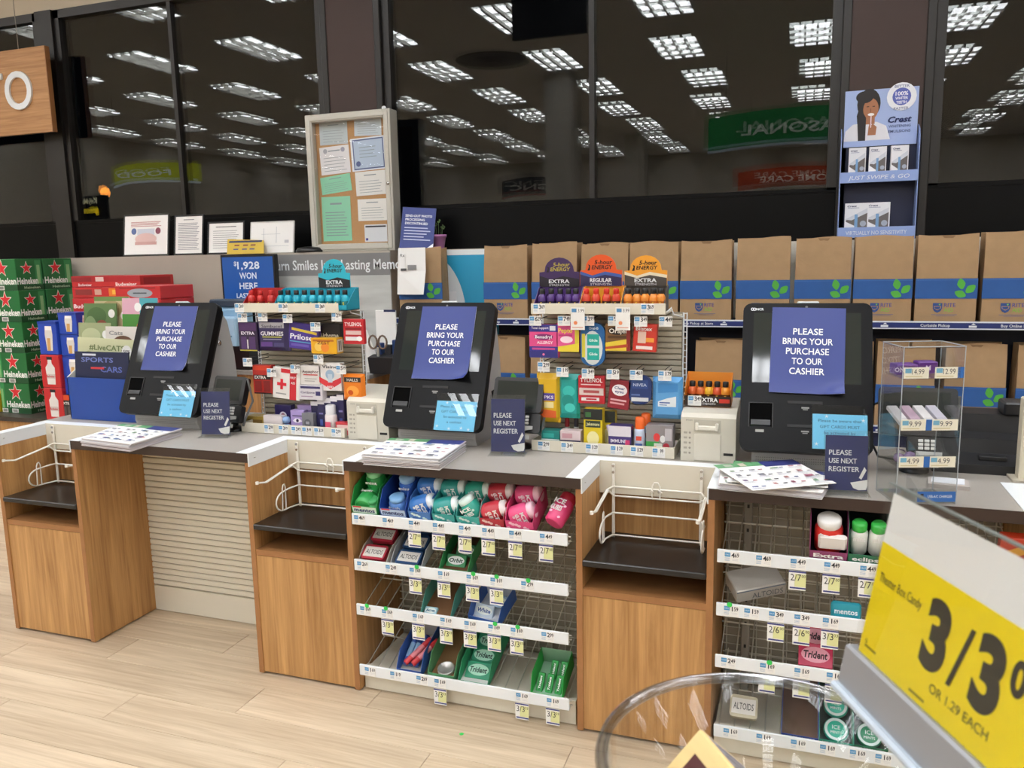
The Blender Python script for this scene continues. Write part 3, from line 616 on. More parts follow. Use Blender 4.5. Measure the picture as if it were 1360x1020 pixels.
# notice case with papers
Y = 2.2; x0, x1, z0, z1 = pb(409, 148, 521, 334, Y); z0 = LEDGE+.001; AL = mat('#c2bfb5', .35, metal=.2, name='case_aluminium')
c = thing('notice_case', 'aluminium glass-fronted notice case standing on the ledge', 'notice board', None, ((x0+x1)/2, Y, LEDGE), world=True)
fw = .05; D = .10
g = MB(); g.box(x0, x0+fw, Y, Y+D, z0, z1, AL, .004); g.box(x1-fw, x1, Y, Y+D, z0, z1, AL, .004); g.box(x0+fw, x1-fw, Y, Y+D, z0, z0+fw, AL, .004); g.box(x0+fw, x1-fw, Y, Y+D, z1-fw, z1, AL, .004); g.build('frame', c)
g = MB()
for a, b, cc, d in ((x0+.014, x0+.04, z0+.014, z1-.014), (x1-.04, x1-.014, z0+.014, z1-.014), (x0+.04, x1-.04, z0+.014, z0+.04), (x0+.04, x1-.04, z1-.04, z1-.014)): g.box(a, b, Y-.006, Y, cc, d, AL, .002)
g.build('door_frame', c)
B(x0+fw, x1-fw, Y+.045, Y+D, z0+fw, z1-fw, mat('#b98d5f', .8, var=.12, scale=180, name='cork')).build('cork_board', c)
g = MB(); g.rect(x0+fw, x1-fw, z0+fw, z1-fw, Y+.004, SLEEVE); g.build('glass', c, keep=True)
g = MB(); g.M = T(x1-.027, Y-.006, (z0+z1)/2-.02) @ RX(PI/2); g.lathe([(.01, 0), (.01, .006), (.005, .008)], CHROME, n=12); g.build('lock', c)
g = MB(); g.M = T((x0+x1)/2+.26, Y+.02, z1); g.lathe([(.014, 0), (.014, .012), (.008, .018)], WHITE, n=10); g.build('top_knob', c)
GRN = mat('#8fd0ae', .6)
papers = [('pale grey plastic-sleeved notice at top left of notice case', 424, 161, 461, 192, '#b9c2c4', 0, 0), ('pale blue-grey notice at top right of notice case', 470, 154, 506, 180, '#c4ced4', -.03, 0), ('white permit with two round seals in notice case', 425, 194, 464, 231, '#e2dfe0', .05, 'seal'), ('blue bordered certificate in notice case', 466, 182, 511, 226, '#dfe4ea', .04, 'blue'),
          ('small slanted green slip in notice case', 426, 233, 466, 256, GRN, .1, 0), ('white landscape form below the blue certificate', 472, 227, 512, 259, '#e6e4df', .03, 0), ('tall green sheet at lower left of notice case', 428, 261, 466, 320, GRN, .0, 'lines'), ('white landscape form second from bottom at right', 475, 264, 514, 293, '#e8e6e0', 0, 0), ('small white card with dark header at bottom right', 484, 298, 514, 321, '#d8dade', 0, 'card')]
for lb, u0, v0, u1, v1, colr, rot, kind in papers:
    a, b, cc, d = pb(u0, v0, u1, v1, Y+.04); W, H = b-a, d-cc; g = MB(); g.M = T((a+b)/2, Y+.0445, (cc+d)/2) @ RY(-rot)
    g.box(-W/2, W/2, -.0012, 0, -H/2, H/2, mat(colr, .6) if isinstance(colr, str) else colr); INK = mat('#8e989c', .7)
    pr = ln(9 if H > W else 5, .12, .88, .12, .7, INK)+[('r', .3, .7, .82, .86, INK)]
    if kind == 'blue': pr = [('r', .06, .97, .04, .96, '#5a6690'), ('r', .09, .94, .08, .92, '#b4c4d8')]+ln(4, .25, .75, .4, .8, INK)+[('c', .2, .22, .07, '#55608c')]
    if kind == 'seal': pr += [('c', .2, .85, .07, '#a8a8b0'), ('c', .8, .85, .07, '#a0a0b0')]
    if kind == 'card': pr = [('r', .05, .95, .84, .93, '#303038'), ('t', 'Dr. Jo Smith', .45, .45, .12, '#404048', .7), ('r', .05, .15, .08, .22, '#4a4a90')]
    prints(g, W, H, -.0012, [q for q in pr if not (q[0] == 't')] if kind == 'card' else pr, z0=-H/2); tag(g.build('pinned_paper'), lb, 'paper', 'papers pinned in the notice case')
# blue photo notice, pot
x0, x1, z0, z1 = pb(532, 279, 573, 330, 2.17); g = MB(); W, H = x1-x0, .27; g.M = T((x0+x1)/2, 2.16, LEDGE+.001) @ RX(-.28) @ RZ(.25); g.box(-W/2, W/2, -.002, .002, 0, H, BLUE)
prints(g, W, H, -.002, [('t', 'SEND-OUT PHOTO', .5, .8, .055, '#e8ebf4', .8), ('t', 'PROCESSING', .4, .71, .055, '#e8ebf4', .58), ('t', 'DISCONTINUED', .45, .62, .055, '#e8ebf4', .68), ('r', .1, .8, .5, .525, '#b8c0e0'), ('r', .1, .88, .43, .455, '#b8c0e0'), ('r', .1, .78, .36, .385, '#b8c0e0'), ('r', .1, .7, .29, .315, '#b8c0e0'), ('r', .1, .9, .22, .245, '#b8c0e0'), ('p', [(.75, 0), (1, 0), (1, .16)], '#e8ebf4')])
tag(g.build('photo_notice'), 'blue notice headed SEND-OUT PHOTO PROCESSING DISCONTINUED on ledge', 'sign')
p = on('Y', 2.27, 583, 326); c = thing('plant_pot', 'small pink pot with sparse sprouts on the ledge', 'plant pot', None, (p[0], 2.27, LEDGE))
g = MB(); g.lathe([(.032, 0), (.045, .075), (.05, .076), (.05, .092), (.044, .092), (.042, .08), (0, .08)], mat('#b074a6', .5), n=20); g.build('pot', c)
for a in range(5):
    g = MB(); x = .02*math.cos(a*1.3); y = .02*math.sin(a*1.3); g.tube([(x, y, .08), (x*1.5, y*1.5, .13+.01*a)], .0015, '#5a7a4a', 4); g.M = T(x*1.6, y*1.6, .13+.01*a) @ RX(.5); g.ell(0, 0, .01, .006, 0, '#7a9a62', 8); g.ell(.01, .01, .006, .008, .002, '#6a8a5a', 8); g.build('sprout', c)
# toothpaste display
Y = 2.3; x0, x1, z0, z1 = pb(1116, 178, 1218, 310, Y); z0 = LEDGE+.001; LB = mat('#8fa6da', .4, name='periwinkle_card'); DN = mat('#141d3d', .5)
c = thing('card_display', 'two-tier periwinkle cardboard display of whitening kits on ledge', 'display', None, ((x0+x1)/2, Y+.05, LEDGE), world=True)
B(x0, x1, Y+.09, Y+.095, z0, z1, DN).build('back_panel', c)
for a, b in ((x0-.004, x0), (x1, x1+.004)):
    g = MB(); g.extx([(Y, z0), (Y+.094, z0), (Y+.094, z1+.05), (Y+.03, z1+.02), (Y, z1-.02)], a, b, LB); g.build('side_wing', c)
zs = [on('Y', Y, 1170, 233)[2], z0+.035]
zt = [on('Y', Y, 1170, 227)[2], on('Y', Y, 1170, 301)[2]]
for k, zz in enumerate(zt):
    B(x0, x1, Y+.002, Y+.09, zz-.03, zz-.027, DN).build('tray', c)
    g = MB(); g.box(x0, x1, Y, Y+.002, zz-.055, zz, LB); g.text(['JUST SWIPE & GO', 'VIRTUALLY NO SENSITIVITY'][k], (x0+x1)/2, zz-.03, .02, WHITE, Y-.001, w=(x1-x0)*.8, shear=.2 if k == 0 else 0); g.build('lip', c)
h0, h1 = z1-.02, on('Y', Y+.08, 1170, 118)[2]; W, H = x1-x0, h1-h0
g = MB(); g.box(x0+.01, x1-.005, Y+.08, Y+.086, h0-.03, h1, mat('#a3b6e2', .4)); SK = '#a8704f'; HA = '#1a1416'; xc = x0+.01
pr = [('e', .33, .72, .16, .30, HA), ('p', [(.2, .05), (.33, .05), (.36, .6), (.22, .75), (.17, .5)], HA), ('p', [(.0, 0), (.02, .2), (.12, .33), (.28, .36), (.45, .36), (.58, .27), (.64, 0)], '#dfdfe6'), ('p', [(.28, .32), (.42, .32), (.42, .48), (.30, .48)], SK), ('e', .36, .62, .105, .21, SK), ('e', .27, .86, .12, .12, HA), ('p', [(.2, 0), (.3, 0), (.3, .45), (.23, .62), (.18, .4)], HA), ('r', .30, .335, .66, .675, '#2a1a16'), ('r', .38, .415, .66, .675, '#2a1a16'), ('r', .35, .365, .55, .63, '#8a583e'), ('e', .365, .51, .045, .028, '#f4f0ee'), ('p', [(.33, .1), (.44, .1), (.45, .26), (.4, .32), (.34, .28)], SK), ('r', .36, .375, .25, .48, '#e8d4d8'), ('r', .345, .362, .24, .36, SK), ('r', .385, .402, .24, .34, SK)]
pr += [('c', .77, .82, .2, '#e9ecf4'), ('c', .77, .82, .125, '#5a66b8'), ('t', '100%', .77, .88, .075, '#f0f2fa', .17), ('t', 'WHITER', .77, .79, .05, '#f0f2fa', .17), ('t', 'TEETH', .77, .71, .05, '#f0f2fa', .14), ('t', 'BETTER', .77, 1.02, .05, '#8088a8', .2), ('t', 'FASTER', .77, .59, .05, '#8088a8', .2), ('t', 'Crest', .76, .38, .11, '#1c2c66', .32, .03, .25), ('t', 'WHITENING', .76, .25, .05, '#6874a0', .3), ('t', 'EMULSIONS', .76, .15, .05, '#6874a0', .3)]
prints(g, W-.015, H, Y+.08, pr, x0=xc, z0=h0); g.build('header_card', c)
def kit(label, x, zz, k):
    g = MB(); w, h, d = (.084, .155, .03) if zz == zt[0] else (.118, .155, .03); g.box(-w/2, w/2, -d/2, d/2, 0, h, mat('#e6e8ee', .35))
    prints(g, w, h, -d/2, [('p', [(.1, .12), (.95, .12), (.95, .8), (.05, .42)], '#6a6464'), ('p', [(.0, .45), (.95, .82), (.95, .66), (.3, .42)], '#cfd4de'), ('p', [(.0, .4), (.75, .1), (.0, .1)], '#f0f0f4'), ('r', .42, .55, .18, .62, '#7aa4d0'), ('c', .78, .3, .13, '#a8b0c0'), ('t', 'Crest', .3, .9, .055, '#26346a', .4, .03, .2), ('r', .12, .6, .83, .845, '#8890b0')])
    tag(g.build('whitening_kit', None, T(x, Y+.03+d/2, zz-.0268) @ RZ(.04*((k*7) % 3-1))), label, 'box', 'whitening kits on the card display')
for k, u in enumerate((1139, 1166, 1195)): kit(['left', 'middle', 'right'][k]+' whitening kit box on the upper display tier', on('Y', Y+.03, u, 205)[0], zt[0], k)
for k, u in enumerate((1138, 1166)): kit(['left', 'right'][k]+' whitening kit box on the lower display tier', on('Y', Y+.03, u, 280)[0], zt[1], k)
# hanging wooden PHOTO sign
Y = 2.27; x1 = on('Y', Y, 64, 120)[0]; za, zb = on('Y', Y, 65, 175)[2], on('Y', Y, 60, 60)[2]
c = thing('photo_sign', 'hanging wooden sign board with raised white letters PHOTO', 'hanging sign', None, (x1-1.1, Y, za), world=True)
B(x1-2.3, x1-.001, Y, Y+.025, za, zb, SIGNWOOD).build('board', c); B(x1-2.3, x1, Y+.0251, Y+.04, za, zb, mat('#060606', .7)).build('backing', c); B(x1-.001, x1+.006, Y, Y+.04, za-.0, zb, WOODEDGE).build('end_cap', c)
lx0, lx1, lz0, lz1 = pb(7, 95, 44, 146, Y); xr_ = lx1; hh = lz1-lz0
for k, ch in enumerate('OTOHP'):
    vs, fs, W = glyphs(ch, .012, 0, 5); kk = hh/.71; wch = W*kk*.92
    g = MB(); n = len(vs); vv = [(xr_-wch/2+a*kk*.92, Y-.016, lz0+b*kk+.005) for a, b in vs]; g.add(vv, fs, WHITE); g.add([(a, Y-.001, z) for a, _, z in vv], fs, WHITE)
    ed = {}
    for f in fs:
        for a, b in zip(f, f[1:]+f[:1]): ed[(a, b)] = 1
    for a, b in ed:
        if (b, a) not in ed: g.add([vv[a], vv[b], (vv[b][0], Y-.001, vv[b][2]), (vv[a][0], Y-.001, vv[a][2])], [(0, 1, 2, 3)], WHITE)
    g.build('letter', c); xr_ -= wch+.02
for x in (on('Y', Y, 21, 55)[0], x1-1.9): g = MB(); g.tube([(x, Y+.015, zb), (x, Y+.015, HC)], .003, STEEL, 5); g.build('cable', c)

# ================================================================== ON THE COUNTER
def panelM(): return T(0, 0, .073) @ RX(-.414)
KW, KH = .41, .513
KBODY = mat('#b9b8b6', .4, name='kiosk_silver'); KFACE = mat('#0c0c0e', .3, spec=.16, name='kiosk_face'); SCREEN = mat('#2b302e', .06, spec=.6, name='dark_screen')
def rrect(w0, w1, h0, h1, r, n=4):
    pts = []
    for cx, cz, a in ((w1-r, h0+r, -PI/2), (w1-r, h1-r, 0), (w0+r, h1-r, PI/2), (w0+r, h0+r, PI)):
        pts += [(cx+r*math.cos(a+PI/2*k/n), cz+r*math.sin(a+PI/2*k/n)) for k in range(n+1)]
    return pts
def kiosk(x, y, yaw, label):
    k = thing('checkout_kiosk', label, 'kiosk', 'self-checkout kiosks on the worktop', (x, y, CT), yaw); M = panelM()
    g = MB(); g.M = M; g.extr(rrect(-KW/2, KW/2, 0, KH, .028), 0, .035, KFACE); g.extr(rrect(-KW/2+.012, KW/2-.012, .012, KH-.012, .02), .035, .06, BLACK)
    g.text('NCR', -KW/2+.055, KH-.022, .008, WHITE, -.0006, bold=.03); g.ring(-KW/2+.03, KH-.022, .003, .0055, -.0006, WHITE, 12); g.ring(-KW/2+.037, KH-.022, .003, .0055, -.0006, WHITE, 12)
    g.ell(0, KH-.014, .0045, .0045, -.0006, '#5a5a58', 12)
    face = g.build('face_panel', k)
    g = MB(); g.M = M; g.rect(-.17, .17, .232, .478, -.0008, SCREEN); g.build('screen', face)
    g = MB(); g.M = M; g.rect(-.175, -.103, .082, .16, -.0009, mat('#010101', .7, spec=.05)); g.extx([(-.0012, .082), (-.006, .086), (-.004, .1), (-.0012, .104)], -.17, -.108, mat('#1a1a1c', .3)); g.box(-.178, -.175, -.003, 0, .08, .162, BLACK); g.box(-.103, -.1, -.003, 0, .08, .162, BLACK); g.box(-.175, -.103, -.003, 0, .16, .163, BLACK); g.rect(-.155, -.128, .062, .071, -.0008, '#a8a8a4'); g.build('receipt_slot', face)
    for z0 in (.162, .083):
        g = MB(); g.M = M; g.box(-.055, .053, -.002, .0, z0, z0+.009, mat('#030303', .5)); g.rect(-.012, .012, z0-.016, z0-.011, -.0008, '#8a8a88'); g.rect(-.008, .008, z0-.021, z0-.018, -.0008, '#8a8a88'); g.build('card_slot', face)
    g = MB(); g.M = M; g.box(-.03, .04, .004, .03, KH, KH+.009, mat('#d8dadc', .2), .003); g.build('status_lamp', k)
    g = MB(); prof = [(.07, 0), (.055, .03), (.06, .075), (.085, .10), (.235, .50), (.26, .515), (.31, .45), (.345, .3), (.36, .1), (.36, 0)]
    g.extx(prof, -.165, .165, KBODY); bo = g.build('housing', k)
    g = MB()
    for r in range(3):
        for q in range(44): g.ell(-.15+q*.007, .022+r*.008, .0016, .0016, (.0585, .0544, .0542)[r], mat('#6a6a68'), 6)
    g.build('speaker_grille', k)['kind'] = 'stuff'
    g = MB(); g.M = T(.165, .24, .36) @ RY(PI/2); g.lathe([(.013, 0), (.013, .006), (.007, .008)], CHROME, n=12); g.build('lock', bo)
    return T(x, y, CT) @ RZ(yaw) @ M
KI = [(.66, .249, .037), (1.955, .268, .004), (3.304, .238, .048)]
KL = ['self-checkout kiosk at the left, beside the calendars', 'self-checkout kiosk in the middle, between the two pegboard displays', 'self-checkout kiosk at the right, nearest the camera']
side = ['left', 'middle', 'right']
for i, (x, y, a) in enumerate(KI):
    M = kiosk(x, y, a, KL[i])
    # blue notice taped over the screen
    W, H = .233, .30; g = MB(); cx, cz = (-.012, .012, .004)[i], .345; cur = [.012, .03, .02][i]; nx, nz = 10, 12; f = []; b = []
    g.M = M @ T(cx, -.0035, cz) @ RY([.0, .0, .02][i])
    def dy(s, t):
        e = max(0, .18-t)/.18; c = max(0, (s-.72)/.28)
        return -cur*(e**2)*(.25+c*1.2)
    for j in range(nz+1):
        for q in range(nx+1):
            s, t = q/nx, j/nz; f.append(((s-.5)*W, dy(s, t), (t-.5)*H)); b.append(((s-.5)*W, dy(s, t)+.0012, (t-.5)*H))
    fc = [(j*(nx+1)+q, j*(nx+1)+q+1, (j+1)*(nx+1)+q+1, (j+1)*(nx+1)+q) for j in range(nz) for q in range(nx)]
    g.add(f, fc, BLUE, True); g.add(b, fc, PAPER, True)
    for r, ln_ in enumerate(('PLEASE', 'BRING YOUR', 'PURCHASE', 'TO OUR', 'CASHIER')):
        g.text(ln_, .0, .065-r*.0345, .0215, WHITE, -.0012, w=(.094, .158, .135, .096, .11)[r], bold=.012, res=3)
    tag(g.build('cashier_notice', keep=True), 'blue PLEASE BRING YOUR PURCHASE TO OUR CASHIER notice on the %s kiosk' % side[i], 'sign', 'cashier notices taped to the kiosks')
    # pale blue gift card notice in a clear sleeve
    g = MB(); g.M = M @ T((.10, .10, .105)[i], -.004, (.05, .055, .072)[i]); W, H = .165, .115
    c = thing('gift_card_notice', 'pale blue gift card notice on the %s kiosk' % side[i], 'sign', 'gift card notices on the kiosks', M=g.M); g.M = Matrix()
    g.box(-W/2, W/2, 0, .0012, -H/2, H/2, mat('#6cc2e8', .4)); INK = '#24527c'
    for r, ln_ in enumerate(('Please be aware that', 'GIFT CARDS MUST', 'be activated by', 'a cashier.')): g.text(ln_, 0, .036-r*.02, .0095, INK, -.0005, w=(.13, .12, .095, .065)[r])
    for a, bq in ((-.07, -.042), (-.02, -.05), (.03, -.046), (.07, .04), (-.04, .05), (.06, -.05)): g.star(a, bq, .008, -.0004, WHITE, .25)
    g.build('card', c); g = MB(); g.box(-W/2-.004, W/2+.004, -.0025, -.0018, -H/2-.003, H/2+.03, SLEEVE); g.build('sleeve', c)
# acrylic stands PLEASE USE NEXT REGISTER
SGN = mat('#2b3263', .4, name='register_sign_blue')
for i, ((ul, vl), (ur, vr)) in enumerate((((265, 581), (309, 579)), ((650, 604), (699, 603)), ((1093, 655), (1153, 656)))):
    a, b = on('Z', CT, ul, vl), on('Z', CT, ur, vr); yaw = math.atan2(b[1]-a[1], b[0]-a[0])*.5; W = (b-a).length*.98; H = (.185, .2, .17)[i]; cxy = (a+b)/2
    c = thing('register_sign', 'clear stand with blue PLEASE USE NEXT REGISTER sign by the %s kiosk' % side[i], 'sign', 'next register sign stands', (cxy[0], cxy[1], CT), yaw)
    M = T(0, 0, .004) @ RX(-.12)
    g = MB(); g.M = M; g.box(-W/2, W/2, -.004, -.0025, 0, H+.015, ACRY); g.box(-W/2, W/2, .002, .0035, 0, H+.015, ACRY); g.M = Matrix(); g.box(-W/2-.002, W/2+.002, -.04, .03, 0, .003, ACRY, .001); g.build('holder', c)
    g = MB(); g.M = M; w2 = W/2-.004; g.box(-w2, w2, -.0015, .001, .006, H, SGN)
    for r, ln_ in enumerate(('PLEASE', 'USE NEXT', 'REGISTER')): g.text(ln_, -w2+.01, H*(.70-.145*r), H*.085, WHITE, -.0022, w=W*(.5, .62, .68)[r], align='l', bold=.012, res=3)
    g.pxz([(w2*.2, .03), (w2, .04), (w2, .022), (w2*.95, .01), (w2*.6, .008), (w2*.35, .014)], -.0022, PAPER); g.pxz([(w2*.6, .045), (w2*.72, .04), (w2*.95, .068), (w2*.85, .078)], -.0022, PAPER); g.build('insert', c)
# flyer stacks
def quad_at(q, s, t): return (q[0]*(1-s)*(1-t)+q[1]*s*(1-t)+q[2]*s*t+q[3]*(1-s)*t)
def flyer(mb, q, z, pr):
    k = 0
    for s0, s1, t0, t1, c in pr:
        k += 1; P = [quad_at(q, s, t) for s, t in ((s0, t0), (s1, t0), (s1, t1), (s0, t1))]; mb.poly([(p[0], p[1], z+.0004+k*.00005) for p in P], c)
def flyer_prints(seed):
    r = random.Random(seed); pr = [(.0, .55, .84, 1, '#5f9a6a'), (.55, 1, .78, 1, '#343a78'), (.28, .36, .86, .98, '#c9bfae'), (.1, .2, .88, .97, '#a8b0a0')]
    for a in range(4):
        for b in range(4):
            s, t = .03+a*.245+r.uniform(-.02, .02), .05+b*.185+r.uniform(-.02, .02); c = r.choice(['#8a7a96', '#a8687a', '#6a84a8', '#7a9a7a', '#8a8a92', '#b98a8a', '#6a6f9c', '#c8c4c8'])
            w1, h1 = r.uniform(.04, .11), r.uniform(.03, .075)
            pr += [(s+.03, s+.03+w1, t+.06, t+.06+h1, c), (s, s+.17, t, t+.006, '#b9bdcc'), (s, s+.12, t+.015, t+.021, '#c4c8d4'), (s+.01, s+.15, t+.03, t+.036, '#c4c8d4'), (s+.14, s+.19, t+.06, t+.085, r.choice(['#3a4a8a', '#b0485a', '#4a4a50']))]
    return pr
def stack(label, px, h, n, tops=()):
    q = [on('Z', CT+h, *p) for p in px]
    for p in q: p.y = min(p.y, .285)
    c0 = sum(q, Vector())/4; r = random.Random(len(label))
    c = thing('flyer_stack', label, 'newspapers', 'stacks of sale flyers on the worktop', (c0[0], c0[1], CT), world=True); g = MB()
    for k in range(n):
        dx, dy = r.uniform(-.004, .004), r.uniform(-.004, .004); z0, z1 = CT+.0005+h*k/n, CT+h*(k+.8)/n
        P = [(p[0]+dx, p[1]+dy) for p in q]; g.extz(P, z0, z1, mat(r.choice(['#dcdbe0', '#cfccd0', '#e4e2e2', '#c8bfc0']), .7))
    g.build('pile', c)['kind'] = 'stuff'
    g = MB(); g.extz([(p[0], p[1]) for p in q], CT+h, CT+h+.001, PAPER); flyer(g, q, CT+h+.001, flyer_prints(len(label))); g.build('top_flyer', c)
    for j, tp in enumerate(tops):
        zz = CT+h+.008+.008*j; q2 = [on('Z', zz, *p) for p in tp]
        for p in q2: p.y = min(p.y, .285)
        g = MB(); g.extz([(p[0], p[1]) for p in q2], zz, zz+.001, PAPER); flyer(g, q2, zz+.001, flyer_prints(j+3)); g.build('loose_flyer', c)
stack('tidy stack of sale flyers in front of the left kiosk', [(107, 582), (172, 590), (241, 569), (163, 563)], .03, 10)
stack('tall stack of sale flyers in front of the middle kiosk', [(481, 603), (583, 610), (618, 586), (519, 582)], .038, 12)
stack('untidy stack of sale flyers before the right kiosk', [(955, 642), (1092, 655), (1098, 645), (958, 618)], .02, 8, [[(965, 640), (1100, 648), (1098, 628), (975, 612)], [(1000, 652), (1111, 642), (1053, 604), (947, 618)]])
# receipt printers
def printer(label, u0, u1, v):
    a, b = on('Z', CT, u0, v), on('Z', CT, u1, v); x = (a[0]+b[0])/2; W = .186; c = thing('receipt_printer', label, 'printer', 'cream receipt printers', (x, .40, CT)); PR = mat('#cfcbbd', .45, name='printer_beige')
    g = MB(); g.extx([(-.075, 0), (.15, 0), (.15, .175), (.10, .20), (-.06, .168), (-.075, .155)], -W/2, W/2, PR); g.build('housing', c)
    g = MB(); g.box(-W/2+.045, W/2-.05, -.079, -.075, .004, .10, mat('#d6d2c4', .4), .001); g.build('lower_door', c)
    g = MB(); g.box(-W/2+.045, W/2-.05, -.077, -.075, .105, .148, mat('#b9b5a8', .4)); g.box(-W/2+.05, W/2-.058, -.084, -.075, .112, .128, mat('#e2dfd4', .3), .003); g.box(-W/2+.05, -W/2+.06, -.088, -.075, .112, .138, mat('#e2dfd4', .3), .002); g.box(W/2-.068, W/2-.058, -.088, -.075, .112, .138, mat('#e2dfd4', .3), .002); g.build('paper_latch', c)
    g = MB()
    for k in range(5): g.box(-W/2+.01, -W/2+.022, -.0762, -.075, .025+k*.018, .032+k*.018, mat('#a9a598', .5)); g.ell(-W/2+.031, .0285+k*.018, .004, .004, -.0758, '#9a968a', 8)
    g.text('EPSON', -W/2+.028, .145, .005, '#6a6a64', -.0758); g.build('buttons', c)
    g = MB(); g.box(W/2-.04, W/2-.008, -.0765, -.075, .025, .034, mat('#1a1a1a', .5)); g.build('slot', c)
    return x
printer('cream receipt printer between left display and middle kiosk', 465, 521, 583)
px2 = printer('cream receipt printer between the right display and right kiosk', 900, 980, 613)
# payment terminals
def pinpad(label, u, v, Y, yaw, s=1.0):
    p = on('Y', Y, u, v); c = thing('payment_terminal', label, 'payment terminal', 'payment terminals beside the kiosks', (p[0], Y, CT), yaw); H0 = p[2]-CT
    g = MB(); g.lathe([(.045, 0), (.045, .01), (.02, .02)], BLACK, n=20); g.tube([(0, 0, .01), (0, .01, H0*.5), (0, -.01, H0*.8)], .016, BLACK, 8); g.build('stand', c)
    M = T(0, -.02, H0) @ RX(-.36); w, h = .1*s, .068*s
    g = MB(); g.M = M; g.extr(rrect(-w, w, -h, h, .012), 0, .028, BLACK); g.build('head', c)
    g = MB(); g.M = M; g.rect(-w+.014, w-.02, -h+.016, h-.014, -.0008, SCREEN); g.build('screen', c)
    g = MB(); g.M = M; g.extr(rrect(-.03, w, -h-.075, -h-.002, .01), .004, .03, BLACK)
    for r in range(3):
        for q in range(3): g.box(.002+q*.018, .016+q*.018, -.001, .004, -h-.02-r*.012, -h-.011-r*.012, mat('#d8d8d4', .4), .001)
    g.build('keypad', c)
    g = MB(); g.M = M; g.extr([(-.005, -h-.1), (.06, -h-.1), (.06, -h-.085), (.02, -h-.085), (.02, -h-.07), (.07, -h-.062), (.07, -h-.05), (-.005, -h-.05)], -.002, .003, mat('#b8b8b4', .4)); g.build('card_guide', c)
    g = MB(); g.tube([(w+.004, .0, H0+.05), (w+.006, .02, H0-.05), (w-.005, -.02, H0-.12), (w-.01, -.03, H0-.15)], .005, mat('#6a6c6e', .3)); g.build('stylus_arm', c)
    g = MB(); g.tube([(-w*.9, .03, H0+.02), (-w*1.25, .03, H0+.0), (-w*1.2, .04, H0-.1), (-w*.9, .05, .03), (-.05, .12, .006)], .004, BLACK); g.build('cable', c)
pinpad('black payment terminal with card reader beside the left kiosk', 308, 517, .35, -.1, .88)
pinpad('black payment terminal beside the middle kiosk and right display', 690, 523, .365, 0, .97)
pinpad('black payment terminal behind the acrylic tower', 1218, 545, .38, 0, 1.15)
# register base at far right
p = on('Z', CT, 1283, 628); c = thing('cash_register', 'black stepped cash register base at the right end', 'register', None, (p[0]+.1, .55, CT))
g = MB(); g.extx([(-.16, 0), (.16, 0), (.16, .16), (.04, .16), (.03, .10), (-.04, .09), (-.05, .045), (-.16, .03)], -.2, .13, mat('#1c1c1e', .45)); g.build('housing', c)
g = MB(); g.box(-.06, .02, -.12, -.1, .035, .05, BLACK, .002); g.build('drawer_slot', c); g = MB(); g.box(.03, .12, .02, .12, .16, .205, mat('#1a1b1e', .3), .006); g.build('scanner_head', c)
g = MB(); g.M = T(.13, -.08, .06) @ RY(PI/2); g.lathe([(.012, 0), (.012, .012), (.006, .014)], BLACK, n=10); g.build('knob', c)
# acrylic tower with accessories
pf, pk = on('Z', CT, 1189, 670), on('Z', CT, 1156, 646); TYAW = math.atan2(pf[0]-pk[0], pk[1]-pf[1]); MT = T(pf[0], pf[1], 0) @ RZ(TYAW)
FY, BY, x0, x1 = 0., .143, 0., .168; zt = on('Y', pf[1]+.03, 1230, 460)[2]
c = thing('acrylic_tower', 'clear acrylic four-tier countertop tower with price strips', 'display', None, M=MT)
for a, b, y0, y1 in ((x0, x0+.004, FY, BY), (x1-.004, x1, FY, BY), (x0, x1, BY-.004, BY)):
    g = MB(); g.box(a, b, y0, y1, CT+.001, zt, ACRY); g.build('panel', c)
g = MB(); g.box(x0, x1, FY, BY, zt-.004, zt, ACRY); g.build('lid', c)
EDG = mat('#aeb6bc', .2, name='acrylic_edge_glint')  # pale opaque tubes stand in for light caught along the acrylic edges
for x, y in ((x0+.001, FY), (x1-.001, FY), (x0+.001, BY-.001), (x1-.001, BY-.001)): g = MB(); g.tube([(x, y, CT+.001), (x, y, zt)], .0013, EDG, 5); g.build('edge', c)
g = MB(); g.tube([(x0, FY, zt), (x1, FY, zt), (x1, BY, zt), (x0, BY, zt)], .0013, EDG, 5, True); g.build('edge', c)
tiers = [on('Y', pf[1]+.03, 1230, v)[2] for v in (503, 572, 621, 668)]; tw = x1-x0; prt = [('14.99', '12.99'), ('9.99', '9.99'), ('4.99', '4.99'), None]
TIERS = []
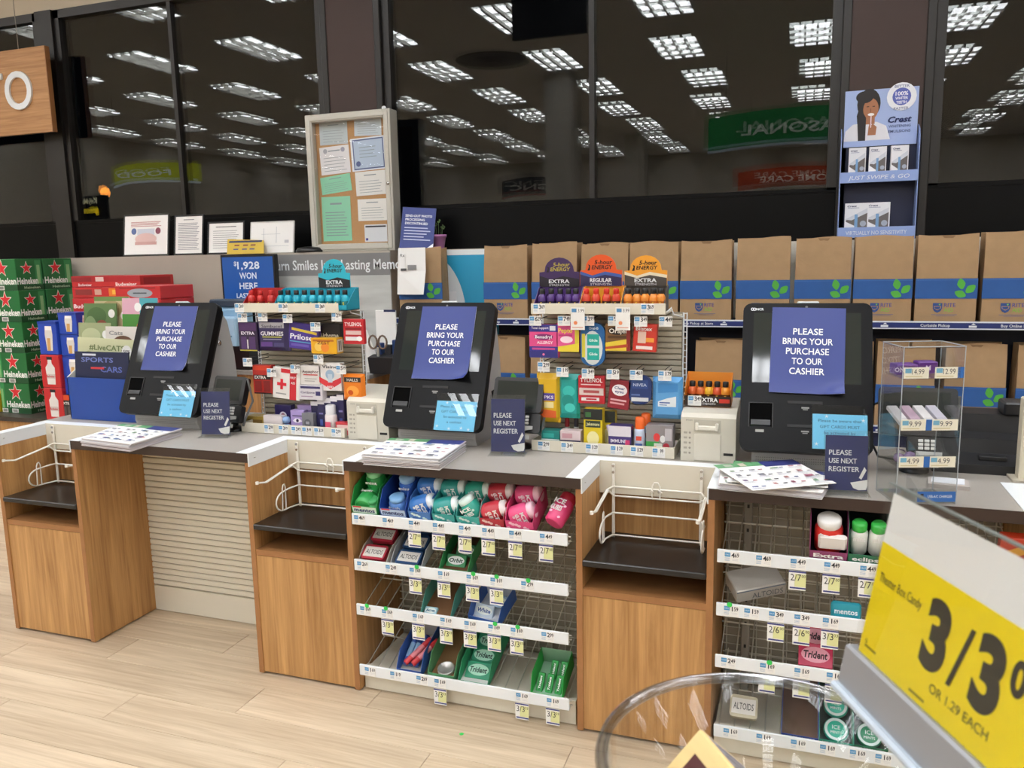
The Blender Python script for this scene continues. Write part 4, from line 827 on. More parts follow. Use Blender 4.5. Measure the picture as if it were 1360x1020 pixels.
for k, z in enumerate(tiers):
    z = max(z, CT+.004); TIERS.append(z); g = MB(); g.box(x0+.004, x1-.004, FY+.002, BY-.004, z, z+.003, ACRY); g.box(x0+.004, x1-.004, FY-.001, FY+.002, z, z+.038, ACRY); t_ = g.build('tier', c)
    g = MB()
    if prt[k]:
        for j, tx in enumerate(prt[k]):
            a = x0+tw*(.0, .5)[j]+.003; bq = a+tw*(.40 if j == 0 or k == 0 else .42); g.box(a, bq, FY-.003, FY-.0015, z+.003, z+.034, mat('#e3dfcd', .5)); g.rect(a+.003, a+.02, z+.018, z+.031, FY-.0035, '#6fa8c4'); g.text(tx, a+.038, z+.022, .015, '#3a3a3c', FY-.0035, w=.033); g.rect(a+.004, a+.05, z+.007, z+.010, FY-.0035, '#c9c09a')
        a = x0+tw*(.88 if k == 0 else .42); g.rect(a, a+tw*.1, z+.003, z+.034, FY-.003, '#2c62a8')
    else: g.box(x0+tw*.35, x1-.004, FY-.003, FY-.0015, z+.004, z+.034, mat('#2c62a8', .4)); g.text('USB-A/C CHARGER', x0+tw*.72, z+.02, .008, WHITE, FY-.0035, maxw=tw*.4); g.rect(x0+tw*.4, x0+tw*.45, z+.01, z+.028, FY-.0035, '#1a1a22')
    g.build('price_strip', t_)
    if k:
        g = MB(); g.extx([(FY, z+.003), (BY-.01, z+.003), (BY-.01, z+.05), (FY+.03, z+.012)], x0+tw*.5, x0+tw*.5+.003, ACRY); g.build('divider', t_)
def small_box(name, label, cat, M, w, h, d, base, pr, group=None):
    g = MB(); g.box(-w/2, w/2, -d/2, d/2, 0, h, mat(base, .4), min(w, h, d)*.08); prints(g, w, h, -d/2, pr); return tag(g.build(name, None, M), label, cat, group)
small_box('accessory_box', 'purple accessory box at left of tower top tier', 'box', MT @ T(.04, .09, TIERS[0]+.0032), .06, .03, .05, '#6a3a86', [('r', .45, .95, .15, .6, '#d8cfe0'), ('t', 'ONN', .25, .5, .4, '#e0d0e8')])
small_box('accessory_box', 'purple accessory box at right of tower top tier', 'box', MT @ T(.105, .1, TIERS[0]+.0032), .055, .035, .04, '#5f2f80', [('t', 'M', .5, .5, .4, '#e0d0e8')])
for k in range(4): small_box('cable_pack', ['white cable pack lying leftmost on tower second tier', 'lilac-striped cable pack second on tower second tier', 'white cable pack third on tower second tier', 'white cable pack lying rightmost on tower second tier'][k], 'pack', MT @ T(.026+k*.037, .07, TIERS[1]+.022) @ RX(.3), .028, .012, .12, ['#d8d4d6', '#b9a0b0', '#dcd8d8', '#c8c4d0'][k], [], 'cable packs in the acrylic tower')
g = MB()
for k, (x, y) in enumerate(((.02, .05), (.045, .045), (.06, .07))): g.lathe([(0, 0), (.012, .004), (.015, .014), (.012, .024), (0, .028)], mat('#8e7a9c', .25), x, y, 12)
g.tube([(.02, .06, .02), (.03, .09, .03), (.06, .12, .02), (.08, .1, .005)], .0025, mat('#7a7080', .4)); tag(g.build('earbuds', None, MT @ T(.004, 0, TIERS[2]+.004)), 'mauve earbuds coiled on tower third tier', 'earbuds')
g = MB(); g.extz([(-.06, -.04), (.05, -.05), (.06, .03), (-.05, .045)], 0, .012, mat('#b9b0aa', .6)); g.extz([(-.05, -.02), (.04, -.03), (.05, .035), (-.04, .04)], .012, .014, mat('#e4e6ec', .5)); tag(g.build('notepad', None, T(pf[0]+.17, pf[1]+.25, CT+.0005)), 'small notepad lying behind the acrylic tower', 'notepad')

# ================================================================== PEGBOARD DISPLAYS AND THEIR STOCK
SLATM = mat('#bdb6a4', .5, name='slatwall_cream')
def peg_display(label, x0, x1, hooks, lip, toplip, extra=()):
    FYt, PYp = .325, .50; zt = 1.40
    c = thing('peg_display', label, 'display rack', 'countertop pegboard displays', ((x0+x1)/2, .42, CT), world=True)
    B(x0, x1, PYp, PYp+.02, CT+.03, zt, mat('#8d8778', .6)).build('back_panel', c)
    sm = MB(); sm.extx([(PYp-.001, 0), (PYp-.008, .004), (PYp-.008, .017), (PYp-.001, .0195)], x0+.002, x1-.002, SLATM); me = sm.build('slat', me_only=True)
    for k in range(21): link('slat', me, c, T(0, 0, CT+.055+k*.0213))
    for x, xo in ((x0-.002, -.012), (x1+.004, .012)):
        g = MB(); g.tube([(x, PYp-.006, CT+.005), (x, PYp-.006, zt)], .0035, WHITE); g.tube([(x+xo, PYp-.006, CT+.005), (x+xo, PYp-.006, zt)], .0025, WHITE)
        for k in range(22): g.tube([(x, PYp-.006, CT+.03+k*.0225), (x+xo, PYp-.006, CT+.03+k*.0225)], .0018, WHITE, 4)
        g.build('side_rail', c)
    g = MB(); g.box(x0, x1, FYt, FYt+.004, CT+.001, CT+.042, CREAM, .001); g.box(x0, x1, FYt+.004, PYp, CT+.001, CT+.008, CREAM); g.box(x0, x0+.004, FYt+.004, PYp, CT+.008, CT+.04, CREAM); g.box(x1-.004, x1, FYt+.004, PYp, CT+.008, CT+.04, CREAM); t = g.build('base_tray', c)
    for u, pr in lip:
        link('price_tag', tag_mesh(pr, 0), t, T(on('Y', FYt, u, 580)[0], FYt-.0005, CT+.021))
    ta, tb = on('Y', .335, toplip[0], 407)[0], on('Y', .335, toplip[1], 407)[0]; za, zb = 1.404, 1.442
    g = MB(); g.box(ta, tb, .335, .339, za, zb, CREAM, .001); g.box(ta, tb, .339, .50, za, za+.006, CREAM); g.build('top_tray', c)
    t = [o for o in c.children if o.name.startswith('top_tray')][0]
    for u, pr in toplip[2]: link('price_tag', tag_mesh(pr, 0), t, T(on('Y', .335, u, 407)[0], .3345, (za+zb)/2))
    g = MB(); g.tube([(tb-.01, .40, za), (tb+.01, .40, za+.02), (tb+.018, .40, za-.004), (x1+.004, .49, za-.02)], .003, WHITE); g.build('bracket', c)
    for u, v, pr in hooks:
        p = on('Y', .345, u, v); g = MB(); g.tube([(p[0], PYp-.01, p[2]+.005), (p[0], .37, p[2]+.002), (p[0], .347, p[2]+.012)], .002, mat('#4a4845', .4, metal=.5), 5); g.tube([(p[0], PYp-.01, p[2]+.02), (p[0], .36, p[2]+.02), (p[0], .347, p[2]+.012)], .0016, mat('#4a4845', .4, metal=.5), 5); h = g.build('peg_hook', c)
        link('price_tag', tag_mesh(pr, 0), h, T(p[0], .3445, p[2]))
    for u, v in extra:
        p = on('Y', .33, u, v); g = MB(); g.box(-.026, .026, -.001, 0, -.045, .035, PAPER); g.rect(-.022, -.004, .018, .031, -.0015, '#4f86b4'); g.text('3.99', .012, .024, .012, '#303034', -.0015, maxw=.022); g.ell(-.008, -.02, .007, .007, -.0015, '#e88a5a', 10); g.rect(-.02, .02, -.038, -.034, -.0015, '#e0b0a0'); g.build('sale_card', t, T(p[0], .3325, p[2]-.012))
    return c
peg_display('left pegboard display with cyan and red energy shots on top', 1.04, 1.545, [(322, 422, '969'), (349, 421, '1299'), (382, 423, '1099'), (419, 434, '799'), (447, 421, '299'), (329, 481, '699'), (361, 495, '499'), (392, 490, '399'), (423, 477, '579'), (453, 491, '599')],
            [(358, '299'), (377, '399'), (394, '349'), (408, '349'), (424, '329'), (447, '299')], (313, 449, [(318, '369'), (376, '369'), (425, '369')]))
peg_display('right pegboard display with purple and orange energy shots on top', 2.345, 2.873, [(711, 426, '629'), (749, 426, '749'), (781, 426, '399'), (816, 426, '949'), (851, 427, '349'), (884, 427, '449'), (722, 487, '299'), (747, 494, '199'), (781, 496, '349'), (814, 497, '519'), (845, 498, '469'), (883, 499, '179')],
            [(722, '299'), (753, '349'), (786, '129'), (819, '129'), (846, '129'), (875, '99')], (705, 884, [(716, '369'), (860, '369')]), [(767, 417), (827, 417)])
# ---- generic packs: flat fronts facing the shopper, described in fractions of the front
def pack(name, label, cat, box, Y, base, pr, d=.03, shape='box', rot=0., group=None, tab=0, sidepr=None, yaw=0.):
    x0, x1, z0, z1 = pb(*box, Y); W, H = x1-x0, z1-z0; g = MB(); m = mat(base, .35)
    if shape == 'box': g.box(-W/2, W/2, 0, d, 0, H, m, .0012)
    elif shape == 'pouch':
        e = .13; xs = [-.5, -.5+e, .5-e, .5]; zs = [0, e*.9, 1-e*.9, 1]; v = []
        for zz in zs:
            for xx in xs: v.append((xx*W, (0 if abs(xx) < .45 and .05 < zz < .95 else d/2-.001), zz*H))
        n = len(v); v += [(a, d-b, c) for a, b, c in v]; f = []
        for r in range(3):
            for q in range(3):
                k = r*4+q; f.append((k, k+1, k+5, k+4)); f.append((n+k, n+k+4, n+k+5, n+k+1))
        for k, l in [(0, 1), (1, 2), (2, 3), (3, 7), (7, 11), (11, 15), (15, 14), (14, 13), (13, 12), (12, 8), (8, 4), (4, 0)]: f.append((k, n+k, n+l, l))
        g.add(v, f, m)
    elif shape == 'blister':
        g.extr(rrect(-W/2, W/2, 0, H, .01), d-.003, d, m)
        g.extr(rrect(-W*.36, W*.36, H*.06, H*.5, .008), .0, d-.003, SLEEVE)
    elif shape == 'round':
        g.extr(rrect(-W/2, W/2, 0, H, min(W, H)*.4, 6), 0, d, m)
    if tab: g.box(-W*.25, W*.25, d/2-.0008, d/2+.0008, H-.002, H+tab, PAPER if tab < 0 else m)
    prints(g, W, H, 0 if shape != 'blister' else d-.003, pr)
    if sidepr:
        g.M = T(W/2, 0, 0) @ RZ(PI/2); prints(g, d, H, 0, sidepr, x0=0)
    M = T((x0+x1)/2, Y, z0) @ RZ(yaw) @ RY(rot); return tag(g.build(name, None, M), label, cat, group)
G1, G2 = 'packs hanging on the left display', 'packs hanging on the right display'
Yh = .36
pack('shot_twin_pack', 'dark purple EXTRA energy shot twin pack, upper left of left display', 'pack', (317, 428, 342, 466), Yh, '#2c1f3c', [('r', .05, .95, .7, .98, '#4a2a5c'), ('t', 'EXTRA', .5, .62, .1, '#e6e0ee', .7), ('r', .12, .42, .06, .5, '#4c3163'), ('r', .55, .88, .06, .5, '#4c3163'), ('r', .44, .5, .08, .4, '#d8d4d8'), ('r', .05, .95, .0, .04, '#b8b040')], group=G1)
pack('gummies_pouch', 'grey and dark purple GUMMIES pouch on left display', 'pouch', (340, 424, 383, 466), Yh, '#332a55', [('r', .12, .88, .72, .9, '#a5a2a8'), ('t', 'Sambucol', .5, .78, .09, '#3a3442', .62), ('t', 'GUMMIES', .5, .55, .12, '#e6e4ec', .7), ('r', .2, .8, .42, .46, '#a8a850'), ('r', .22, .78, .35, .38, '#8a88a8'), ('r', .15, .5, .14, .28, '#5c3a80'), ('r', .55, .85, .14, .26, '#4a4470')], shape='pouch', group=G1)
pack('heartburn_box', 'purple slanting Prilosec box on left display', 'box', (382, 430, 421, 464), Yh+.01, '#4a3590', [('r', .04, .96, .8, .97, '#3a2878'), ('p', [(.1, .72), (.95, .62), (.95, .72), (.1, .82)], '#d8c040'), ('t', 'Prilosec', .5, .48, .2, '#f0f0f6', .88), ('r', .05, .95, .26, .3, '#58a0c8'), ('r', .1, .7, .1, .2, '#6a58b0')], rot=.1, group=G1)
pack('tablet_tube_pack', 'black Airborne pack behind yellow box on left display', 'pack', (418, 430, 452, 452), Yh+.03, '#1d1c20', [('t', 'Airborne', .55, .3, .3, '#c9c8c2', .75)], group=G1)
pack('tablet_box', 'yellow and orange tablet box on left display', 'box', (413, 449, 447, 470), Yh-.02, '#e0a820', [('e', .3, .45, .16, .28, '#f0c860'), ('e', .55, .4, .16, .28, '#e88a30'), ('r', .08, .9, .78, .9, '#b86a20'), ('t', 'ZEST', .5, .7, .18, '#7a3a10', .5)], d=.05, sidepr=[('r', .1, .9, .1, .9, '#e6dfd0'), ('r', .3, .45, .2, .8, '#5a4a48'), ('r', .6, .7, .2, .8, '#5a4a48')], group=G1)
pack('pain_relief_blister', 'red Tylenol vial pack at right of left display', 'pack', (456, 424, 483, 457), Yh, '#c0262f', [('t', 'TYLENOL', .5, .8, .14, '#f4ecec', .84), ('r', .1, .9, .58, .66, '#8c1a22'), ('r', .12, .88, .38, .54, '#d8b8b4'), ('r', .1, .7, .14, .3, '#e0e0e0'), ('e', .78, .22, .14, .1, '#f0f0f0')], d=.02, group=G1)
pack('shot_twin_pack', 'red EXTRA energy shot twin pack, lower left of left display', 'pack', (336, 485, 361, 523), Yh, '#a8231e', [('r', .05, .95, .82, .98, '#c83a20'), ('r', .05, .95, .5, .66, '#241416'), ('t', 'EXTRA', .4, .58, .1, '#e8e0dc', .6), ('r', .1, .45, .08, .46, '#7c1a18'), ('r', .55, .9, .08, .46, '#7c1a18'), ('r', .05, .95, 0, .05, '#2a1414')], group=G1)
pack('first_aid_kit', 'white first aid pack with red cross and red band', 'first aid kit', (361, 489, 397, 530), Yh-.005, '#e4e0dc', [('r', .62, .86, .0, 1.0, '#c62430'), ('r', .16, .5, .42, .52, '#d02030'), ('r', .28, .38, .3, .64, '#d02030'), ('t', 'FIRST', .74, .72, .07, '#f0e8e8', .2), ('t', 'AID', .74, .55, .07, '#f0e8e8', .16), ('r', .12, .5, .14, .18, '#9a9a9a'), ('r', .3, .9, .85, .98, '#c62430')], rot=.09, group=G1)
pack('ointment_box', 'white Aquaphor ointment box on left display', 'box', (399, 486, 426, 511), Yh, '#dedad6', [('t', 'Aquaphor', .5, .7, .14, '#6a4a50', .8), ('r', .15, .85, .5, .56, '#c04848'), ('r', .2, .8, .3, .34, '#a8a4a0'), ('r', .2, .7, .18, .22, '#a8a4a0')], group=G1)
pack('cream_box', 'small white and purple cream box below the ointment', 'box', (397, 512, 428, 531), Yh-.01, '#d6d2d8', [('r', .08, .92, .78, .94, '#3a3468'), ('r', .72, .92, .3, .6, '#3a3468'), ('t', 'Cortizone', .38, .52, .16, '#6a6080', .6), ('r', .1, .6, .2, .26, '#a890a8')], d=.035, group=G1)
pack('eye_drop_card', 'white and red Visine eye drop card on left display', 'pack', (424, 482, 453, 519), Yh, '#e6e2e0', [('t', 'Visine', .5, .86, .1, '#3a3a44', .7), ('p', [(.0, .5), (.5, .3), (.5, .05), (.0, .3)], '#d03038'), ('p', [(1, .5), (.5, .3), (.5, .05), (1, .3)], '#c8303a'), ('c', .5, .58, .2, '#9ab4cc'), ('r', .4, .6, .3, .6, '#c6d4e0'), ('t', 'RED', .5, .14, .07, '#f4f0f0', .3)], group=G1)
pack('orange_drop_bag', 'orange and black candy bag at lower right of left display', 'pouch', (454, 497, 483, 532), Yh-.01, '#e07a1c', [('r', .12, .88, .7, .88, '#2a2422'), ('t', 'HALLS', .5, .78, .1, '#d8d0c8', .5), ('e', .5, .36, .28, .2, '#f0a040'), ('e', .4, .3, .12, .1, '#c85010')], shape='pouch', group=G1)
# bottom tray of the left display
G3, G4 = 'small goods in the left display tray', 'small goods in the right display tray'
ZB = CT+.0085
def pin(name, label, cat, u0, v0, u1, Y, base, pr, d=.03, shape='box', group=None, yaw=0):
    x0, x1, _, z1 = pb(u0, v0, u1, v0+20, Y); W, H = x1-x0, z1-ZB; g = MB()
    if shape == 'box': g.box(-W/2, W/2, 0, d, 0, H, mat(base, .35), .0012)
    elif shape == 'can': g.lathe([(W*.42, 0), (W/2, .004), (W/2, H*.62), (W*.44, H*.68), (W*.4, H*.68)], mat(base, .3), 0, W/2, 16); g.lathe([(W*.42, H*.68), (W*.42, H*.97), (W*.3, H)], pr[0], 0, W/2, 16); pr = pr[1:]
    prints(g, W, H, 0 if shape == 'box' else -.001, pr); return tag(g.build(name, None, T((x0+x1)/2, Y, ZB) @ RZ(yaw)), label, cat, group)
pin('flat_pack', 'flat yellow-brown pack at left of left display tray', 'pack', 327, 553, 351, .40, '#b89a48', [('r', .1, .9, .3, .7, '#8a6a30')], d=.06, group=G3)
pin('lip_balm_box', 'cream and navy lip balm box in left display tray', 'box', 350, 552, 375, .345, '#d8cfd0', [('r', 0, 1, 0, .42, '#272550'), ('r', .1, .6, .15, .3, '#c8c4d8')], group=G3)
pin('sleep_aid_box', 'navy box with round white emblem in left display tray', 'box', 365, 538, 387, .42, '#332a66', [('c', .5, .52, .22, '#e0dce8'), ('c', .5, .52, .13, '#8a3a58'), ('r', .1, .9, .1, .18, '#b8a0d0')], group=G3)
for k in range(2):
    p = on('Y', .36, 380, 553+k*8); g = MB(); g.lathe([(0, 0), (.012, .003), (.017, .012), (.017, .018), (.012, .028), (0, .031)], mat('#8fb0dc', .3), n=14); tag(g.build('balm_sphere', None, T(p[0], .36, ZB+(1-k)*.031)), ['upper pale blue lip balm sphere in left display tray', 'lower pale blue lip balm sphere in left display tray'][k], 'lip balm', G3)
pin('eye_mask_box', 'lavender box with printed eye in left display tray', 'box', 386, 545, 404, .36, '#a894cc', [('p', [(.15, .5), (.35, .62), (.65, .62), (.85, .5), (.6, .42), (.35, .42)], '#f0eaf4'), ('c', .5, .52, .1, '#2a2040'), ('r', .15, .85, .72, .76, '#3a3058')], group=G3)
pin('eye_mask_box', 'lavender box leaning behind the printed eye box', 'box', 395, 538, 414, .40, '#b6a2d6', [('r', .1, .9, .7, .85, '#c8b8e2'), ('r', .2, .7, .2, .3, '#8a78b0')], group=G3)
pin('grey_tin', 'grey rounded tin in left display tray', 'tin', 401, 549, 416, .35, '#77777c', [('c', .5, .5, .3, '#5c5c62'), ('r', .35, .65, .44, .58, '#a0a0a8')], group=G3)
for k in range(5):
    pin('toothpaste_box', ['leftmost', 'second', 'third', 'fourth', 'rightmost'][k]+' white-topped navy box in left display tray row', 'box', 413+k*8.6, 533-k*2.2, 422+k*8.6, .375, '#29264f', [('r', 0, 1, .86, 1, '#e6e4ea'), ('r', .2, .8, .55, .6, '#7a78b0'), ('r', .3, .7, .2, .4, '#4a5fa8')], d=.05, group=G3)
pin('spray_bottle', 'small white and pink spray bottle in left display tray', 'bottle', 428, 539, 442, .335, '#e4dcdc', [mat('#d8d8dc', .3), ('r', .25, .75, .1, .45, '#d0506a')], shape='can', group=G3)
pin('cherry_pack', 'red cherry pack at right of left display tray', 'pack', 446, 561, 464, .345, '#c23a44', [('r', .1, .9, .4, .8, '#e8c8c4'), ('r', .2, .6, .2, .35, '#1a1418')], group=G3)
# right display stock
pack('allergy_box', 'pink and blue Benadryl allergy box on right display', 'box', (703, 431, 741, 475), Yh, '#e0508c', [('r', 0, 1, .78, 1, '#3a3590'), ('t', 'Total Support', .38, .9, .07, '#e8e4f4', .6), ('r', .72, .92, .82, .96, '#d8d8e0'), ('e', .5, .63, .34, .09, '#7a2468'), ('t', 'Benadryl', .5, .63, .09, '#f4eef4', .58), ('t', 'ALLERGY', .55, .46, .08, '#f8e8f0', .56), ('r', 0, 1, .2, .34, '#2f2f86'), ('r', .1, .9, .24, .3, '#c04888'), ('r', 0, 1, 0, .2, '#2c2c78'), ('c', .5, .1, .04, '#d870a0')], group=G2)
pack('stomach_relief_box', 'pink and yellow Pepto box on right display', 'box', (739, 429, 769, 467), Yh, '#e25a92', [('t', 'Pepto', .4, .74, .15, '#f0d850', .62), ('r', .82, 1, 0, 1, '#d8c838'), ('p', [(0, 0), (1, 0), (1, .3), (0, .16)], '#e8d23c'), ('e', .45, .42, .28, .12, '#f8e0ea'), ('r', .1, .7, .54, .6, '#c03878')], group=G2)
pack('floss_blister', 'blue floss blister pack with teal boxes on right display', 'pack', (771, 429, 803, 486), Yh, '#1f5f9c', [('e', .5, .42, .42, .4, '#cfd8d8'), ('r', .28, .78, .48, .74, '#1fa89a'), ('r', .28, .78, .14, .42, '#1fa89a'), ('t', 'Glide', .53, .6, .06, '#e0f4f0', .36), ('t', 'Glide', .53, .28, .06, '#e0f4f0', .36), ('r', .06, .2, .2, .75, '#d4c840'), ('t', 'Oral-B', .55, .88, .06, '#d8e8f4', .4)], d=.02, shape='round', group=G2)
pack('tooth_gel_box', 'brown and yellow Orajel box on right display', 'box', (804, 430, 837, 466), Yh, '#7d5a34', [('e', .5, .74, .4, .15, '#2a211c'), ('t', 'Orajel', .5, .74, .16, '#f4f0e8', .7), ('r', .1, .9, .46, .56, '#5a3c20'), ('p', [(0, 0), (.9, 0), (.9, .44), (0, .3)], '#e0c43c'), ('r', .85, 1, 0, 1, '#8c2424'), ('p', [(0, .14), (.9, .26), (.9, .14), (0, .06)], '#b84a28')], group=G2)
pack('lip_care_card', 'red Blistex lip care card on right display', 'pack', (840, 430, 871, 467), Yh, '#c8382c', [('t', 'Blistex', .45, .82, .13, '#f4ecea', .7), ('r', .2, .55, .3, .72, '#d8b8a8'), ('r', .55, .9, .35, .5, '#e89a3a'), ('r', .15, .85, .08, .2, '#f0e0dc')], rot=.05, group=G2)
pack('cough_drop_bag', 'tall yellow bag at lower left of right display', 'pouch', (712, 496, 743, 561), Yh, '#dcb024', [('r', .3, .8, .45, .6, '#5a4a9c'), ('r', .35, .75, .3, .42, '#f0e0a0'), ('p', [(.15, .1), (.85, .1), (.85, .24), (.15, .28)], '#e0642c'), ('t', 'PKS', .55, .52, .06, '#f0ecf4', .4)], shape='pouch', group=G2)
pack('mint_bag', 'shiny teal bag on right display', 'pouch', (742, 497, 769, 556), Yh, '#1f9c94', [('e', .5, .62, .3, .12, '#38bcb0'), ('e', .45, .4, .3, .14, '#178a80'), ('e', .55, .25, .26, .1, '#4accc0')], shape='pouch', group=G2)
pack('pain_relief_blister', 'red Tylenol vial pack on right display', 'pack', (768, 499, 803, 536), Yh, '#b82430', [('t', 'TYLENOL', .5, .84, .14, '#f6eeee', .84), ('r', .1, .85, .66, .7, '#f0d0d0'), ('r', .04, .96, .3, .56, '#d4c0bc'), ('r', .2, .8, .38, .48, '#a85050'), ('r', .12, .8, .1, .22, '#e6e2e2'), ('r', .3, .7, .13, .19, '#c03038')], d=.02, group=G2)
pack('eye_drop_card', 'dark red Clear Eyes card hanging crooked on right display', 'pack', (806, 505, 834, 543), Yh, '#8c2230', [('e', .5, .66, .36, .2, '#ece6e8'), ('t', 'Clear', .5, .73, .09, '#243a78', .5), ('t', 'eyes', .5, .61, .09, '#243a78', .42), ('r', .12, .88, .28, .34, '#e0b0b4'), ('r', .12, .8, .16, .22, '#d89a9e')], rot=.12, group=G2)
pack('navy_balm_pack', 'navy blue balm pack on right display', 'pack', (835, 499, 865, 537), Yh, '#22386e', [('r', .15, .85, .55, .85, '#2f4c88'), ('t', 'NIVEA', .5, .68, .1, '#b8c4e0', .6), ('r', .12, .88, .1, .24, '#d4d8dc'), ('r', .12, .5, .3, .36, '#5a70a8')], d=.022, shape='round', group=G2)
pack('wipes_pack', 'light blue wipes pack at lower right of right display', 'pouch', (866, 501, 906, 557), Yh, '#5c9ed4', [('p', [(.2, .3), (.8, .3), (.8, .55), (.5, .5), (.2, .42)], '#e4ebf0'), ('p', [(.2, .62), (.85, .66), (.85, .85), (.2, .85)], '#3f86c4'), ('r', .25, .6, .38, .41, '#3a5a9c'), ('r', .25, .5, .33, .35, '#5a7ab0')], shape='pouch', group=G2)
pin('gum_carton', 'teal gum packs lying at left of right display tray', 'gum', 719, 572, 743, .35, '#1c8a84', [('r', 0, 1, .45, .52, '#e0f0ee'), ('r', .1, .7, .6, .85, '#38b0a8'), ('r', .1, .7, .1, .35, '#38b0a8')], d=.05, group=G4)
pin('lip_gloss_box', 'pale pink and navy lip gloss box in right display tray', 'box', 744, 572, 771, .34, '#d8c6c8', [('r', 0, 1, 0, .5, '#26264c'), ('r', .1, .6, .6, .85, '#c89aa2')], d=.04, group=G4)
for k, u in enumerate((752, 764)): pin('balm_stick', ['red-tipped balm stick standing in right display tray', 'dark balm stick standing in right display tray'][k], 'lip balm', u-3, 556, u+4, .42, '#d8d4d0', [mat(['#b83038', '#403a48'][k], .4)], shape='can', group=G4)
pin('ginger_pouch', 'black-topped yellow pouch with leaf print in right display tray', 'pouch', 775, 543, 800, .345, '#d8c020', [('r', 0, 1, .74, 1, '#1c1f1c'), ('r', .1, .9, .56, .72, '#2a3a28'), ('t', 'Jakemans', .5, .64, .07, '#d8d4a0', .7), ('e', .5, .3, .32, .17, '#f0e8a8'), ('r', .1, .4, .8, .92, '#3a6a3a')], d=.04, group=G4)
pin('ginger_pouch', 'second yellow pouch tucked behind the black-topped pouch', 'pouch', 797, 546, 817, .385, '#c8b428', [('r', 0, 1, .7, 1, '#23281f'), ('e', .5, .35, .3, .2, '#e8e0a0')], d=.03, group=G4)
pin('lip_balm_carton', 'purple and white lip balm carton in right display tray', 'box', 808, 566, 838, .335, '#3f2f72', [('r', 0, 1, .62, 1, '#d8d2da'), ('t', 'IMMUNE', .45, .45, .12, '#e8e4f0', .7), ('t', 'HEALTH', .4, .22, .12, '#d0c8e4', .6), ('r', .75, .95, .2, .5, '#c83a6a')], d=.05, group=G4)
for k in range(5):
    x = on('Y', .36, 811+k*6, 565)[0]; zz = ZB+.062; g = MB(); g.lathe([(.007, 0), (.007, .035), (.005, .037)], mat(['#b8a8c8', '#7a3a6a', '#d8d0d8', '#4a3a80', '#c84a6a'][k], .4), n=10); tag(g.build('lip_balm', None, T(x, .36, zz) @ RY(.15*(k-2))), ['leftmost', 'second', 'third', 'fourth', 'rightmost'][k]+' lip balm stick sticking up from the purple carton', 'lip balm', 'lip balms in the purple carton')
for k, (u, v, Y) in enumerate(((841, 555, .335), (849, 550, .38))): pin('spray_can', ['front orange-capped blue and white spray can in right tray', 'rear orange-capped spray can in right tray'][k], 'spray can', u, v, u+15, Y, '#c4d0e4', [mat('#e8641c', .4), ('r', .2, .8, .12, .3, '#3a5aa8'), ('r', .25, .75, .38, .5, '#d04a3a')], shape='can', group=G4)
pin('sample_box', 'clear-fronted box of red and green samples at right of right tray', 'box', 858, 565, 894, .34, '#8a8486', [('r', 0, .5, 0, .45, '#3a9a48'), ('r', .3, .6, .1, .4, '#d8e0d8'), ('e', .4, .6, .12, .14, '#d03a3a'), ('e', .62, .55, .1, .12, '#e0e0e0'), ('r', .7, .95, .5, .9, '#b8b4b8'), ('e', .75, .3, .12, .12, '#b02a3a'), ('c', .35, .25, .07, '#e88a30')], d=.05, group=G4)
